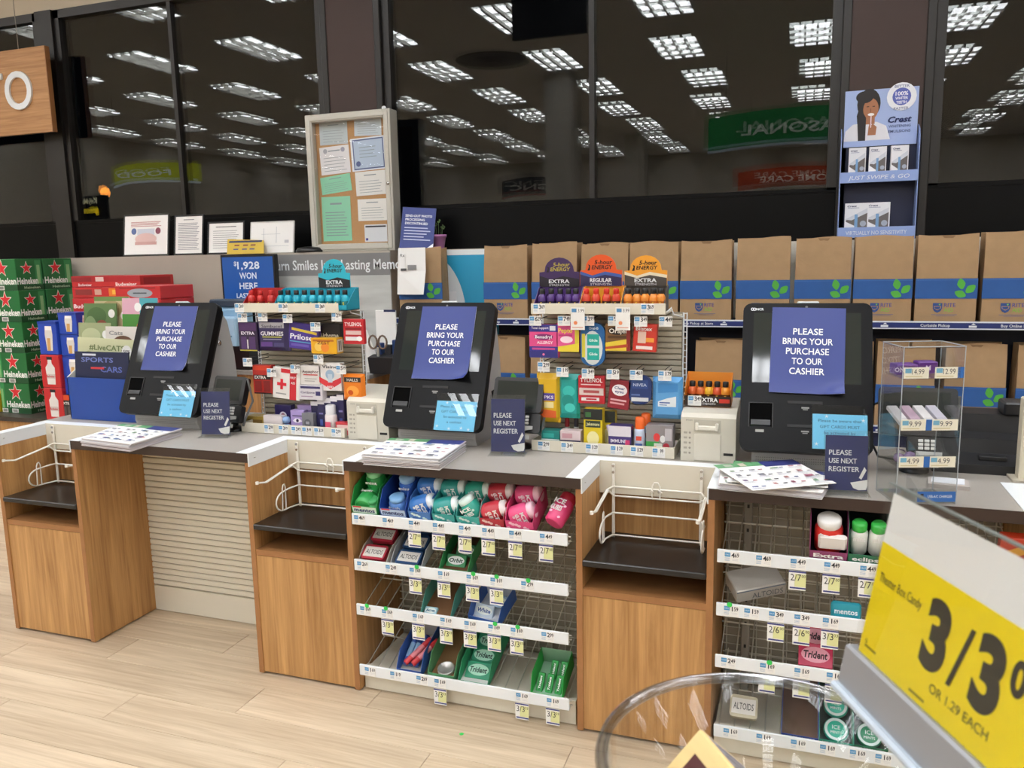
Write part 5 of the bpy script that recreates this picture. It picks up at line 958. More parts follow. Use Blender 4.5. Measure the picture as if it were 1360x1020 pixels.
# ---- energy shots on top trays
ZT = 1.4105
def shot(label, x, y, z, body, lab_, group, cap='#1a1a1c'):
    g = MB(); g.lathe([(.013, 0), (.0165, .003), (.0165, .046), (.013, .055), (.0085, .060)], mat(body, .3), n=14); g.lathe([(.0095, .0595), (.0105, .062), (.0105, .077), (.009, .079), (0, .079)], mat(cap, .4), n=12); g.lathe([(.0168, .012), (.0168, .034)], mat(lab_, .4), n=14)
    g.text('5', 0, .024, .012, '#e0c030', -.0172, bold=.02); return tag(g.build('energy_shot', None, T(x, y, z)), label, 'bottle', group)
def shot_tray(label, xa, xb, y, base, inside, header=None):
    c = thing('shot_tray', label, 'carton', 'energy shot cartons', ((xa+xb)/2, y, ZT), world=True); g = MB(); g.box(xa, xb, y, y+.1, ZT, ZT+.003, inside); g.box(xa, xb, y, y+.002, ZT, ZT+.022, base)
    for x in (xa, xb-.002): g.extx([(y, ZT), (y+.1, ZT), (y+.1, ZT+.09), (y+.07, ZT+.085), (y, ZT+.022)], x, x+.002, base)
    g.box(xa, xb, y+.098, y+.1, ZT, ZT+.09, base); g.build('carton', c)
    if header:
        hx0, hx1, hz0, hz1, hc, lo, mid, pr = header; g = MB(); cx = (hx0+hx1)/2; w = hx1-hx0; h = hz1-hz0
        pts = [(hx0, hz0), (hx1, hz0), (hx1, hz0+h*.5), (hx1-w*.13, hz0+h*.52)]+[(cx+w*.36*math.cos(t), hz0+h*.58+h*.42*math.sin(t)) for t in [PI*k/10 for k in range(11)]]+[(hx0+w*.13, hz0+h*.52), (hx0, hz0+h*.5)]
        g.extr(pts, y+.093, y+.096, mat(hc, .45)); yy = y+.0925
        g.pxz([(hx0+.001, hz0), (hx1-.001, hz0), (hx1-.001, hz0+h*.26), (cx+w*.1, hz0+h*.36), (cx-w*.2, hz0+h*.26), (hx0+.001, hz0+h*.38)], yy, mat(lo, .45)); 
        if mid: g.pxz([(hx0+.001, hz0+h*.38), (cx-w*.2, hz0+h*.26), (cx+w*.1, hz0+h*.36), (hx1-.001, hz0+h*.26), (hx1-.001, hz0+h*.36), (cx+w*.1, hz0+h*.46), (cx-w*.2, hz0+h*.34), (hx0+.001, hz0+h*.48)], yy-.0002, mat(mid, .45))
        g.text('5-hour', cx+w*.06, hz0+h*.76, h*.13, pr[0], yy-.0006, w=w*.42, bold=.02, shear=.15); g.text('ENERGY', cx+w*.03, hz0+h*.6, h*.12, pr[0], yy-.0006, w=w*.5, bold=.02, shear=.15)
        g.text(pr[1], cx, hz0+h*.19, h*.12, WHITE, yy-.0006, w=w*.52, bold=.03); g.text('STRENGTH', cx, hz0+h*.06, h*.07, '#c8c8cc', yy-.0006, w=w*.5, bold=.01)
        g.pxz([(cx-w*.32, hz0+h*.5), (cx-w*.28, hz0+h*.62), (cx-w*.3, hz0+h*.7), (cx-w*.25, hz0+h*.66), (cx-w*.26, hz0+h*.5)], yy-.0006, '#1a1410'); g.build('header_card', c)
    return c
ySt = .37
def hdr(u0, v0, u1, v1, *a):
    x0, x1, z0, z1 = pb(u0, v0, u1, v1, ySt+.09); return (x0, x1, max(z0, ZT+.075), z1, *a)
X = lambda u, y=ySt: on('Y', y, u, 392)[0]
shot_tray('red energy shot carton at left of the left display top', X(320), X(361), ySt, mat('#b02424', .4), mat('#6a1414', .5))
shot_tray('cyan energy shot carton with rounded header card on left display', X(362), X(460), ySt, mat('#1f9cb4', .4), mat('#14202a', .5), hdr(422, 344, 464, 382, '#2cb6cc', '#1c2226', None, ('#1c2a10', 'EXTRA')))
for k, u in enumerate((328, 340, 354)): shot('%s red energy shot bottle from left on left display top' % ORD[k], X(u), ySt+.03, ZT+.003, '#c02a26', '#8a2018', 'energy shots on the left display top', cap='#b82020')
for k, u in enumerate((367, 377, 388, 399, 410, 421, 432, 443, 453)): shot('%s cyan energy shot bottle from left on left display top' % ORD[k], X(u), ySt+.03, ZT+.003, '#28a8c0', '#207a80', 'energy shots on the left display top')
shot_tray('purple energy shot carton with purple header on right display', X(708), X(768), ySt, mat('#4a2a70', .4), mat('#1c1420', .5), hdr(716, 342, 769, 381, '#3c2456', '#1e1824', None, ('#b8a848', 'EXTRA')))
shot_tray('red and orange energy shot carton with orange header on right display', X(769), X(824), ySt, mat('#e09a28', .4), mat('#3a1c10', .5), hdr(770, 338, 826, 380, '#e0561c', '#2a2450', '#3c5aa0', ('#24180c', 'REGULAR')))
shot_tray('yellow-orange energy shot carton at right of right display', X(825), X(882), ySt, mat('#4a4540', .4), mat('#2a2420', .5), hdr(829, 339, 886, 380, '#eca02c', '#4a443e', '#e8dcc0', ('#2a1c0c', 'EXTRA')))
for k, u in enumerate((717, 729, 741, 752, 762)): shot('%s purple energy shot bottle from left on right display top' % ORD[k], X(u), ySt+.03, ZT+.003, '#4c2c74', '#2a1c3c', 'energy shots on the right display top')
for k, u in enumerate((776, 789, 803, 816)): shot('%s red-capped energy shot bottle from left on right display top' % ORD[k], X(u), ySt+.03, ZT+.003, '#c8422a', '#3a241c', 'energy shots on the right display top', cap='#c8281e')
for k, u in enumerate((832, 844, 855, 866, 876)): shot('%s orange energy shot bottle from left on right display top' % ORD[k], X(u), ySt+.03, ZT+.003, '#e08a34', '#c06a24', 'energy shots on the right display top')
# box of shots on the right printer
x0, x1, z0, z1 = pb(911, 494, 972, 535, .42); ZP = CT+.185; c = thing('shot_carton', 'open orange carton of energy shots on the right printer', 'carton', None, ((x0+x1)/2, .40, ZP), world=True)
g = MB(); W = x1-x0; g.box(x0, x1, .39, .392, ZP, ZP+.035, mat('#2a1a14', .5)); g.text('XTRA', x0+W*.55, ZP+.022, .014, WHITE, .389, w=W*.35, bold=.03); g.text('STRENGTH', x0+W*.52, ZP+.008, .007, WHITE, .389, w=W*.3); g.rect(x0+W*.75, x1-.004, ZP+.012, ZP+.026, .3893, '#c83020'); g.box(x0, x1, .392, .47, ZP, ZP+.003, mat('#e0862c', .5)); g.box(x0, x1, .468, .47, ZP, ZP+.11, mat('#e8902c', .5))
for x in (x0, x1-.002): g.extx([(.39, ZP), (.47, ZP), (.47, ZP+.11), (.39, ZP+.06)], x, x+.002, mat('#e0862c', .5))
g.build('carton', c); link('price_tag', tag_mesh('349', 0), c, T(x0+.035, .388, ZP+.018))
for k in range(5): shot('%s energy shot bottle from left in the printer-top carton' % ORD[k], x0+.022+k*(W-.044)/4, .43, ZP+.02-.0168, ['#d8642c', '#d06a34', '#e8b030', '#c8502c', '#e89830'][k], '#5a2c14', 'energy shots in the printer-top carton')
p = on('Y', .5, 938, 490); g = MB(); g.lathe([(.008, 0), (.008, .05), (.012, .052), (.012, .062), (0, .064)], mat('#d8dade', .3), n=10); g.lathe([(.013, .052), (.013, .063)], mat('#24409a', .4), n=10); tag(g.build('marker', None, T(p[0], .50, CT+.19) @ RX(.0)), 'blue-capped white marker standing behind the shot carton', 'marker')

# ================================================================== CANDY ON THE RACKS
def dk(u, k, y=.02): return deck(tagx(u, RZS[k]), k, y)
def tray(label, u, k, w, d, h, outc, inc, text=None, y=.006, fh=.4, group='candy trays on the racks', tcol='#f0f0f0', yaw=0, panel=None, spots=None):
    M = dk(u, k, y) @ RZ(yaw); c = thing('candy_tray', label, 'tray', group, M=M); o, i = mat(outc, .5), mat(inc, .6); g = MB()
    g.box(-w/2, w/2, 0, d, 0, .0015, i); g.box(-w/2, w/2, 0, .0015, 0, h*fh, o); g.box(-w/2, w/2, d-.0015, d, 0, h, i)
    for x in (-w/2, w/2-.0015): g.extx([(0, 0), (d, 0), (d, h), (d*.25, h), (0, h*fh)], x, x+.0015, o)
    if text: g.rect(-w*.46, w*.46, h*fh*.42, h*fh*.95, -.0004, mat(panel, .5)) if panel else None; g.text(text, 0, h*fh*.68, h*fh*.3, mat(tcol, .5), -.0009, w=w*.8, bold=.03); g.rect(-w*.42, -w*.1, h*fh*.86, h*fh*.98, -.0009, mat('#c83a48', .5)) if panel else None
    if spots:
        for q in range(7): g.ell(w*(-.4+.8*((q*.37) % 1)), h*fh*(.4+.5*((q*.61) % 1)), w*.07, w*.055, -.0006, mat(spots, .5), 10)
    g.build('carton', c); return M
def bottle(label, M, body, capc, text, tcol='#f4f4f4', r=.03, h=.085, group='gum bottles on the racks', spots=None):
    g = MB(); c = thing('gum_bottle', label, 'gum', group, M=M)
    g.lathe([(r*.8, 0), (r, .006), (r*1.02, h*.35), (r, h*.66), (r*.8, h*.76)], mat(body, .3), n=16)
    for k in range(3): g.text(text.split(' ')[k % len(text.split(' '))], 0, h*(.60-.22*k), h*.15, mat(tcol, .5), -r*1.06, w=r*1.3, bold=.03) if k < len(text.split(' ')) else None
    if spots:
        for k in range(5): g.ell(r*.8*math.cos(k*2.1), h*(.12+.12*k), r*.18, r*.14, -r*1.03, mat(spots, .4), 10)
    g.build('body', c); g = MB(); g.lathe([(r*.82, h*.755), (r*.86, h*.78), (r*.86, h*.95), (r*.7, h), (0, h)], mat(capc, .35), n=16); g.build('cap', c)
LAY = RX(-PI/2)
# shelf 1 of the middle rack
M = tray('green mentos tray with round gum bottles, top left of middle rack', 483, 0, .105, .2, .10, '#2f9a4c', '#2f7a44', 'mentos', tcol='#1a2a66', panel='#cfe4d4', fh=.52)
bottle('front green mint gum bottle in the green tray', M @ T(-.01, .06, .01) @ LAY @ T(0, -.03, -.05), '#3aa858', '#3aa05a', 'Spearmint', r=.036)
bottle('rear green mint gum bottle in the green tray', M @ T(.0, .12, .045), '#2f9a50', '#8fd8a4', 'mint', r=.036)
bottle('low green mint gum bottle at front of the green tray', M @ T(.02, .035, .004) @ T(0, 0, .0), '#58b070', '#4aa868', 'pure', r=.028, h=.06)
M = tray('blue mentos tray with gum bottles on middle rack top shelf', 521, 0, .105, .2, .10, '#2a52a8', '#1f3fa0', 'mentos', tcol='#1a2a66', panel='#b4cce8', fh=.52)
bottle('front blue mint gum bottle in the blue tray', M @ T(.0, .05, .004), '#5f8fd0', '#7fb0e0', 'fresh', r=.034, h=.07); bottle('rear blue mint gum bottle in the blue tray', M @ T(.015, .12, .03), '#3a6cc0', '#9cc4e8', 'mint', r=.034)
SK2 = [('blue and white ICE CUBES gum bottle lying on middle rack', 555, .05, .03, '#3a78c4', '#e0e8f0', 'ICE CUBES', '#dceaf6'), ('teal and white gum bottle lying on middle rack', 588, .06, .035, '#2f9a94', '#e4ecec', 'ICE CUBES', '#b8e4e0'), ('upright-tilted teal gum bottle on middle rack', 615, .05, .03, '#2fa08c', '#d8ece8', 'ICE CUBES', '#c0e8e0'), ('red ICE CUBES gum bottle on middle rack', 655, .05, .035, '#c83a48', '#e8dcdc', 'ICE CUBES', '#f0c8cc'), ('pink ICE CUBES gum bottle in pink tray on middle rack', 692, .05, .035, '#e8588c', '#f0c8d8', 'ICE CUBES', '#f8d0e0')]
for lb, u, k, w, oc, ic in (('pale blue gum tray on middle rack top shelf', 556, 0, .085, '#4a7cc0', '#2a4a90'), ('teal gum tray third from right on middle rack', 588, 0, .085, '#38a09c', '#1f6a68'), ('teal spotted gum tray beside the red one', 621, 0, .088, '#3aa49c', '#226e68'), ('red gum tray on middle rack top shelf', 652, 0, .09, '#b02a38', '#6a1a24'), ('pink gum tray on middle rack top shelf', 689, 0, .10, '#d8487e', '#8c2a50')):
    M = tray(lb, u, k, w, .17, .085, oc, ic, fh=.58, spots={'red': '#e8c8c4', 'pin': '#f4c4d4'}.get(lb[:3], '#cfe8e6'))
    g = MB(); 
    b_ = [s for s in SK2 if abs(s[1]-u) < 9][0]
    bottle(b_[0], M @ T(.0, .045, .052) @ RY({556: 1.25, 588: 1.35, 621: -.55, 652: 1.3, 689: 1.2}[u]) @ RX(-.15) @ T(0, 0, -.042), b_[4], b_[5], b_[6], r=.034, h=.09, spots=b_[7])
    bottle('second '+b_[0].replace('lying ', '').replace('upright-tilted ', '').replace(' on middle rack', ' behind it in the tray'), M @ T(0, .12, .075) @ RY(1.4) @ T(0, 0, -.04), b_[4], b_[5], b_[6], r=.034, h=.09, spots=b_[7])
    bottle('low '+b_[0].replace('lying ', '').replace('upright-tilted ', '').replace(' on middle rack', ' at the tray front'), M @ T(0, .036, .003), b_[4], b_[4], b_[6], r=.03, h=.05, spots=b_[7])
bottle('pink ICE CUBES gum bottle alone at right end of middle rack', dk(731, 0, .03) @ T(0, 0, .034) @ RZ(-.35) @ RX(-1.2), '#e0487e', '#c83048', 'ICE CUBES', r=.034, h=.12, spots='#f4c0d4')
# shelf 2: mint tins
def tin(label, M, colr, text, group='mint tins on the racks', w=.092, d=.06, h=.02, tc='#3a3a3a', top='#d8d4cc'):
    c = thing('mint_tin', label, 'tin', group, M=M); g = MB(); g.extz([(a, b) for a, b in rrect(-w/2, w/2, 0, d, .01)], 0, h*.6, mat(colr, .35)); g.build('base', c)
    g = MB(); g.extz(rrect(-w/2-.001, w/2+.001, -.001, d+.001, .011), h*.6, h, mat(colr, .35)); g.M = T(0, d/2, h+.0006) @ RX(-PI/2); g.rect(-w*.44, w*.44, -d*.36, d*.36, 0, mat(top, .4)); g.text(text, 0, 0, d*.3, tc, -.0004, w=w*.74, bold=.01); g.build('lid', c)
M = tray('white and red mint tin carton on middle rack second shelf', 492, 1, .115, .2, .04, '#c8c0b8', '#7a5a44')
tin('front red mint tin in its carton', M @ T(-.005, .01, .003) @ RX(.25), '#a8283a', 'ALTOIDS'); tin('rear red mint tin in its carton', M @ T(0, .09, .022) @ RX(.25), '#a8283a', 'ALTOIDS')
M = tray('navy mint tin carton on middle rack second shelf', 537, 1, .125, .22, .05, '#b8bcc0', '#2a3a54')
for k in range(3): tin(['front', 'middle', 'rear'][k]+' navy blue mint tin in the navy carton', M @ T(.0, .005+k*.07, .003+k*.012) @ RX(.2), '#24446c', 'ALTOIDS')
M = tray('open brown and green tray of gum packs on second shelf', 600, 1, .11, .23, .05, '#3a9a5c', '#6a4a30')
def stick_pack(label, M, base, text, tc='#f0f4f0', w=.075, h=.045, d=.012, group='gum packs on the racks', acc='#e8f0ea'):
    g = MB(); g.box(-w/2, w/2, 0, d, 0, h, mat(base, .35), .002); prints(g, w, h, 0, [('e', .5, .52, .42, .34, acc), ('t', text, .5, .52, .3, tc, .7, .03, .15)]); return tag(g.build('gum_pack', None, M), label, 'gum', group)
stick_pack('front green Orbit gum pack in the brown tray', M @ T(-.01, .035, .002) @ RX(-.9), '#2a8a50', 'Orbit', '#1a4a34'); stick_pack('rear green Orbit gum pack in the brown tray', M @ T(.01, .085, .01) @ RX(-.9), '#237a48', 'Orbit', '#1a4a34')
# shelf 3
M = tray('empty brown and teal gum tray on middle rack third shelf', 576, 2, .12, .27, .06, '#5aa89a', '#7a5638', fh=.25); stick_pack('small blue and white pack in the empty teal tray', M @ T(-.03, .01, .002) @ RX(-1.2), '#a8d0dc', 'ice', '#2a6a8a', w=.05, h=.03)
M = tray('blue and white gum tray tilted on middle rack third shelf', 640, 2, .12, .15, .06, '#2f5aa4', '#d0d4d8', fh=.45, yaw=-.12)
stick_pack('left pale blue gum pack in the tilted tray', M @ T(-.02, .03, .002) @ RX(-.8), '#c4d4e0', 'White', '#3a5a9a'); stick_pack('right pale blue gum pack in the tilted tray', M @ T(.02, .08, .01) @ RX(-.8), '#a8c4dc', 'White', '#3a5a9a')
# shelf 4
M = tray('blue and red mentos roll carton on middle rack bottom shelf', 541, 3, .10, .2, .07, '#3a62b0', '#b8b4ac', 'mentos', fh=.35, tcol='#1a2a66')
for k in range(5):
    g = MB(); g.lathe([(.0095, 0), (.0105, .003), (.0105, .125), (.0095, .128)], mat(['#3a5aa8', '#34549c', '#3a5aa8', '#c83a40', '#c03038'][k], .35), n=10); g.lathe([(.0108, .03), (.0108, .09)], mat('#8fb4d8' if k < 3 else '#e08890', .4), n=10)
    tag(g.build('mint_roll', None, M @ (T(-.03+.022*k, .03, .015) @ RX(-1.35) if k < 3 else T(-.02+.03*(k-3), .02, .036) @ RZ(-.5) @ RX(-1.4))), ['left blue mint roll in the mentos carton', 'middle blue mint roll in the mentos carton', 'right blue mint roll in the mentos carton', 'left red mint roll lying across the mentos carton', 'right red mint roll lying across the mentos carton'][k], 'mint roll', 'mint rolls in the mentos carton')
M = tray('open empty tray with torn green front on bottom shelf', 584, 3, .105, .24, .075, '#5a9a6c', '#8a6844', fh=.4); g = MB(); g.lathe([(.03, 0), (.032, .004), (.032, .014), (.028, .014), (.026, .006), (0, .006)], mat('#c8c6c2', .3, metal=.6), n=20); tag(g.build('round_tin', None, M @ T(0, .045, .002)), 'small round silver tin in the torn green tray', 'tin')
M = tray('green Trident tray with three stacked packs on bottom shelf', 626, 3, .115, .24, .06, '#2f9c6c', '#c4c8c4', fh=.3)
for k in range(3): stick_pack(['front', 'middle', 'rear'][k]+' green Trident pack in the three-pack tray', M @ T(0, .03+k*.065, .003+k*.006) @ RX(-1.15), '#1f8c66', 'Trident', '#14382c', w=.095, h=.062, d=.014, acc='#a8dcc4')
M = tray('bright green Trident tray at right end of bottom shelf', 724, 3, .115, .16, .07, '#2cb04a', '#8fb89a', fh=.25)
for k in range(5): stick_pack(['front left', 'front middle', 'front right', 'rear middle', 'rear right'][k]+' slim green Trident pack in bright green tray', M @ (T(-.035+k*.034, .02, .003) if k < 3 else T(.0+.034*(k-3), .075, .012)) @ RZ(.05) @ RX(-.75) @ RY(-PI/2+.12) @ T(.032, 0, -.012), '#2a9a48', 'Trident', '#f0f4f0', w=.064, h=.024, d=.012, acc='#1a7a38')
# right rack
M = tray('purple and red Extra gum carton on right rack top shelf', 1100, 0, .105, .15, .13, '#8a3a68', '#1a1a1e', 'Extra', fh=.36)
bottle('white-capped Extra gum bottle in the purple carton', M @ T(0, .055, .02), '#d8342c', '#e8e6e4', 'Extra', r=.04, h=.115)
g = MB(); g.box(-.04, .04, 0, .02, 0, .05, mat('#e6e4e2', .35), .006); tag(g.build('gum_flip_case', None, M @ T(.01, .01, .045)), 'white flip-top gum case at front of the purple carton', 'gum')
M = tray('dark green eclipse gum carton on right rack top shelf', 1153, 0, .11, .15, .13, '#1f6a4c', '#141816', 'eclipse', fh=.36)
for k in (0, 1): bottle(['left', 'right'][k]+' white and green eclipse gum bottle', M @ T(-.026+k*.052, .05, .02), '#e2e6e2', '#38b048', 'mint', r=.025, h=.11)
M = dk(1000, 1, .10) @ RZ(.45); g = MB(); g.box(-.08, .08, -.05, .05, .003, .05, mat('#a8a49c', .5), .003); g.text('ALTOIDS', .02, .022, .02, '#4a5058', -.0506, w=.1); g.rect(-.08, .08, .042, .046, -.0504, '#5a6a80'); tag(g.build('mint_carton', None, M), 'grey mint carton lying askew on right rack second shelf', 'box')
M = dk(1124, 1, .01); g = MB(); W, H = .085, .055; g.M = RX(-.5); g.box(-W/2, W/2, 0, .018, 0, H, mat('#2f9aac', .3), .006); prints(g, W, H, 0, [('t', 'mentos', .5, .5, .28, '#f0f4f8', .76), ('r', .1, .9, .1, .2, '#a8dce4')]); tag(g.build('gum_pouch', None, M), 'teal mentos pouch at front of right rack second shelf', 'gum')
for k in (0, 1): stick_pack(['front', 'rear'][k]+' red Trident pack on right rack third shelf', dk(1083, 2, .02+k*.075) @ T(0, 0, .004) @ RX(-1.0), '#c02a50', 'Trident', '#2a1018', w=.1, h=.07, d=.014, acc='#e8a0b0')
tin('cream mint tin on right rack bottom shelf', dk(985, 3, .05) @ RX(.35), '#b8ae92', 'ALTOIDS', w=.085, d=.07)
M = tray('blue breath mint tray on right rack bottom shelf', 1062, 3, .11, .25, .06, '#2a4a9c', '#6a5040', 'ICE BREAKERS', fh=.4)
for k, u in enumerate((1111, 1156)):
    M = tray(['left', 'right'][k]+' green breath mint tray on right rack bottom shelf', u, 3, .1, .22, .05, ['#1f9a7c', '#2a7a54'][k], '#2a3a36', 'ICE BREAKERS', fh=.5)
    for j in (0, 1):
        g = MB(); g.lathe([(.034, 0), (.037, .004), (.037, .014), (.034, .018), (0, .018)], mat(['#2fae92', '#3a8a66'][k], .3), n=20); g.M = T(0, 0, .0186) @ RX(-PI/2); g.ring(0, 0, .026, .034, 0, mat('#c8d8d4', .3)); g.text('ICE', 0, .006, .012, WHITE, -.0004); g.text('MINTS', 0, -.01, .008, WHITE, -.0004)
        tag(g.build('mint_puck', None, M @ T(0, .055+j*.085, .006+j*.01) @ RX(.35)), '%s round mint puck in the %s green tray' % (['front', 'rear'][j], ['left', 'right'][k]), 'tin', 'mint pucks on the right rack')
g = MB(); g.box(-.04, .04, 0, .03, 0, .11, mat('#c0381c', .4), .002); prints(g, .08, .11, 0, [('p', [(0, .2), (1, .6), (1, .9), (0, .5)], '#e8a830'), ('t', 'HOT', .5, .3, .16, '#f4e8d0', .6)]); tag(g.build('snack_box', None, dk(1352, 0, .06)), 'red and orange snack box at right end of right rack', 'box')
# green dot on the floor
p = on('Z', 0, 613, 975); g = MB(); g.M = T(p[0], p[1], .0006) @ RX(-PI/2); g.ell(0, 0, .008, .008, 0, mat('#35c455', .6), 12); tag(g.build('floor_sticker'), 'tiny green dot sticker on the floor before the middle rack', 'sticker')

# ================================================================== FAR LEFT: BEER AND CALENDARS
def case(label, name, x, y, z, w, d, h, base, pf, ps, group, handle=True):
    g = MB(); g.box(-w, 0, 0, d, 0, h, mat(base, .4), .003); prints(g, w, h, 0, pf, x0=-w); g.M = RZ(PI/2); prints(g, d, h, 0, ps, x0=0); return tag(g.build(name, None, T(x, y, z)), label, 'beer case', group)
HG = '#1c6a34'
def hk(full=True):
    return [('r', 0, .14, .0, 1, '#2f8a4a'), ('r', .02, .09, .1, .8, '#7ab070'), ('s', .52, .7, .24, '#e8e4d8'), ('s', .52, .7, .20, '#d8242c'), ('t', 'Heineken', .58, .3, .2, '#f0f0ec', .8, .03), ('r', 0, 1, 0, .17, '#124a26'), ('r', .0, .2, .02, .15, '#d8d8d2'), ('r', .34, .56, .02, .15, '#d8d8d2'), ('r', .03, .17, .04, .13, '#8a8a86'), ('r', .37, .53, .04, .13, '#8a8a86')]
hs = [('s', .4, .7, .24, '#e8e4d8'), ('s', .4, .7, .20, '#d8242c'), ('r', .72, .95, .15, .95, '#3a8a50'), ('r', .78, .9, .2, .8, '#8ab880'), ('t', 'Heineken', .4, .3, .2, '#f0f0ec', .78, .03), ('r', 0, 1, 0, .17, '#124a26'), ('t', 'Heineken', .55, .085, .08, '#a8c0a0', .6)]
yA = LY+.12; xA = on('Y', yA, 31, 450)[0]
for k in range(5):
    case(['bottom', 'second', 'third', 'fourth', 'top'][k]+' green Heineken case of the front stack at far left', 'beer_case', xA+.004*(k % 2), yA, LZ+k*.2125, .27, .205, .212, HG, hk(), hs, 'Heineken cases in the front stack'.replace('Heineken', 'green beer'))
    case(['bottom', 'second', 'third', 'fourth', 'top'][k]+' green Heineken case of the rear stack at far left', 'beer_case', xA+.004*(k % 2), yA+.215, LZ+k*.2125, .27, .24, .212, HG, hk(), hs, 'green beer cases in the rear stack')
g = MB(); g.box(-.18, 0, 0, .15, 0, .13, mat('#d8c020', .4), .003); prints(g, .18, .13, 0, [('t', 'ALE', .6, .5, .25, '#2a4a20', .5), ('r', 0, 1, .75, .9, '#3a6a2a')], x0=-.18); tag(g.build('beer_case', None, T(xA-.30, yA-.02, LZ)), 'yellow carton at the far left edge beside green cases', 'carton')
# blue and red cases in front of them
bg = [('r', 0, 1, .92, 1, '#1c3c98'), ('p', [(.42, .12), (.72, .12), (.78, .6), (.76, .86), (.4, .86), (.36, .6)], '#d8d4cc'), ('p', [(.44, .12), (.62, .12), (.64, .5), (.46, .5)], '#c89a5a'), ('r', .4, .76, .74, .86, '#f0eeea')]
yB = LY+.03
def bxs(u0, v0, u1, v1, y): return pb(u0, v0, u1, v1, y)
x0, x1, _, _ = bxs(77, 413, 101, 438, yB)
zz = LZ; hgt = [.19, .165, .165, .165]
ztop = on('Y', yB, 90, 415)[2]; hh = (ztop-LZ)/5
for k in range(5): case(['bottom', 'second', 'third', 'fourth', 'top'][k]+' blue beer case with poured glass print, right-hand blue stack', 'beer_case', x1, yB, LZ+k*hh, x1-x0, .13, hh-.002, '#2448b0', bg, bg, 'blue beer cases')
x0, x1, z0, z1 = bxs(52, 427, 76, 471, yB-.02)
case('blue beer case with tall glass print atop the red case', 'beer_case', x1-.004, yB-.02, z0, x1-x0, .11, z1-z0, '#2448b0', bg, bg, 'blue beer cases'); zr = (z0-LZ)/2
for k in (0, 1): case(['lower red Budweiser case partly behind the black shots pack', 'upper red Budweiser case with white bottle label'][k], 'beer_case', x1+.002, yB-.03, LZ+k*zr, x1-x0+.004, .12, zr-.002, '#c0282c', [('p', [(.3, .1), (.72, .1), (.76, .62), (.62, .74), (.6, .95), (.42, .95), (.4, .74), (.26, .62)], '#dcd8d4'), ('r', .28, .74, .28, .42, '#c8bcb8'), ('r', .36, .66, .86, .95, '#1c1a1c'), ('t', 'Budweiser', .5, .35, .07, '#b02028', .42)], [('r', .1, .9, .1, .9, '#a82024')], 'red beer cases at left')
x0, x1, z0, z1 = bxs(77, 520, 93, 556, LY+.0); g = MB(); W = x1-x0; g.box(-W/2, W/2, 0, .022, 0, .17, mat('#241a18', .4), .003); prints(g, W, .17, 0, [('r', 0, 1, .8, 1, '#d0481c'), ('t', 'EXTRA', .5, .68, .1, '#f0ece8', .8), ('r', .1, .45, .08, .55, '#4a4444'), ('r', .55, .9, .08, .55, '#4a4444')]); tag(g.build('shot_twin_pack', None, T((x0+x1)/2+.02, LY+.005, LZ)), 'black and orange EXTRA shot pack beside the calendar rack', 'pack')
# red case piles behind the calendars
def red(label, u0, v0, u1, v1, y, pr, base='#c02a2c', group='red beer cases behind the calendars', z00=None):
    x0, x1, z0, z1 = pb(u0, v0, u1, v1, y); z0 = z0 if z00 is None else z00; return case(label, 'beer_case', x1, y, z0, x1-x0, .3, z1-z0-.002, base, pr, [('r', .1, .9, .2, .8, '#a02024')], group), z0
yR = LY+.20
_, zb = red('long red Budweiser case on top of the pile behind calendars', 95, 366, 186, 381, yR, [('r', 0, 1, .45, 1, '#a81c24'), ('r', .0, .3, .5, .9, '#8c1820'), ('r', .36, .48, .5, .9, '#d8b8b0'), ('t', 'Budweiser', .8, .24, .3, '#f0dcd8', .3), ('t', 'Budweiser', .2, .2, .24, '#f0dcd8', .2)])
_, zc = red('long red case second from top of the pile behind calendars', 96, 381, 186, 396, yR, [('r', .05, .3, .3, .8, '#8c2a28'), ('r', .34, .44, .3, .8, '#d0a090'), ('r', .55, .8, .2, .9, '#e07a28'), ('r', .6, .75, .35, .75, '#e8b040')])
z = zc; k = 0
while z > .02:
    h = min(.26, z); x0, x1, _, _ = pb(97, 400, 182, 420, yR); case('%s red Budweiser case from top, lower part of the pile' % ORD[k+2], 'beer_case', x1, yR, z-h, x1-x0, .3, h-.002, '#c42c30', [('t', 'Budweiser', .22, .8, .1, '#f4e4e0', .4), ('r', .5, 1, 0, 1, '#b02428'), ('c', .2, .4, .1, '#e0d8d0')], [], 'red beer cases behind the calendars'); z -= h; k += 1
x0, x1, z0, z1 = pb(153, 380, 213, 397, yR-.32); case('red case with grey glasses print standing in front of pile', 'beer_case', x1, yR-.32, z0, x1-x0, .28, z1-z0, '#c42c30', [('e', .55, .45, .28, .36, '#9aa0a8'), ('r', .4, .7, .4, .5, '#4a5058'), ('r', .1, .9, .82, .9, '#8a1c20')], [], 'red beer cases behind the calendars')
z = z0; k = 0
while z > .02:
    h = min(.27, z); case('%s plain red case under the grey glasses print' % ORD[k], 'beer_case', x1, yR-.32, z-h, x1-x0, .28, h-.002, '#b8282c', [('t', 'Budweiser', .5, .5, .12, '#f0e0dc', .6)], [], 'red beer cases behind the calendars'); z -= h; k += 1
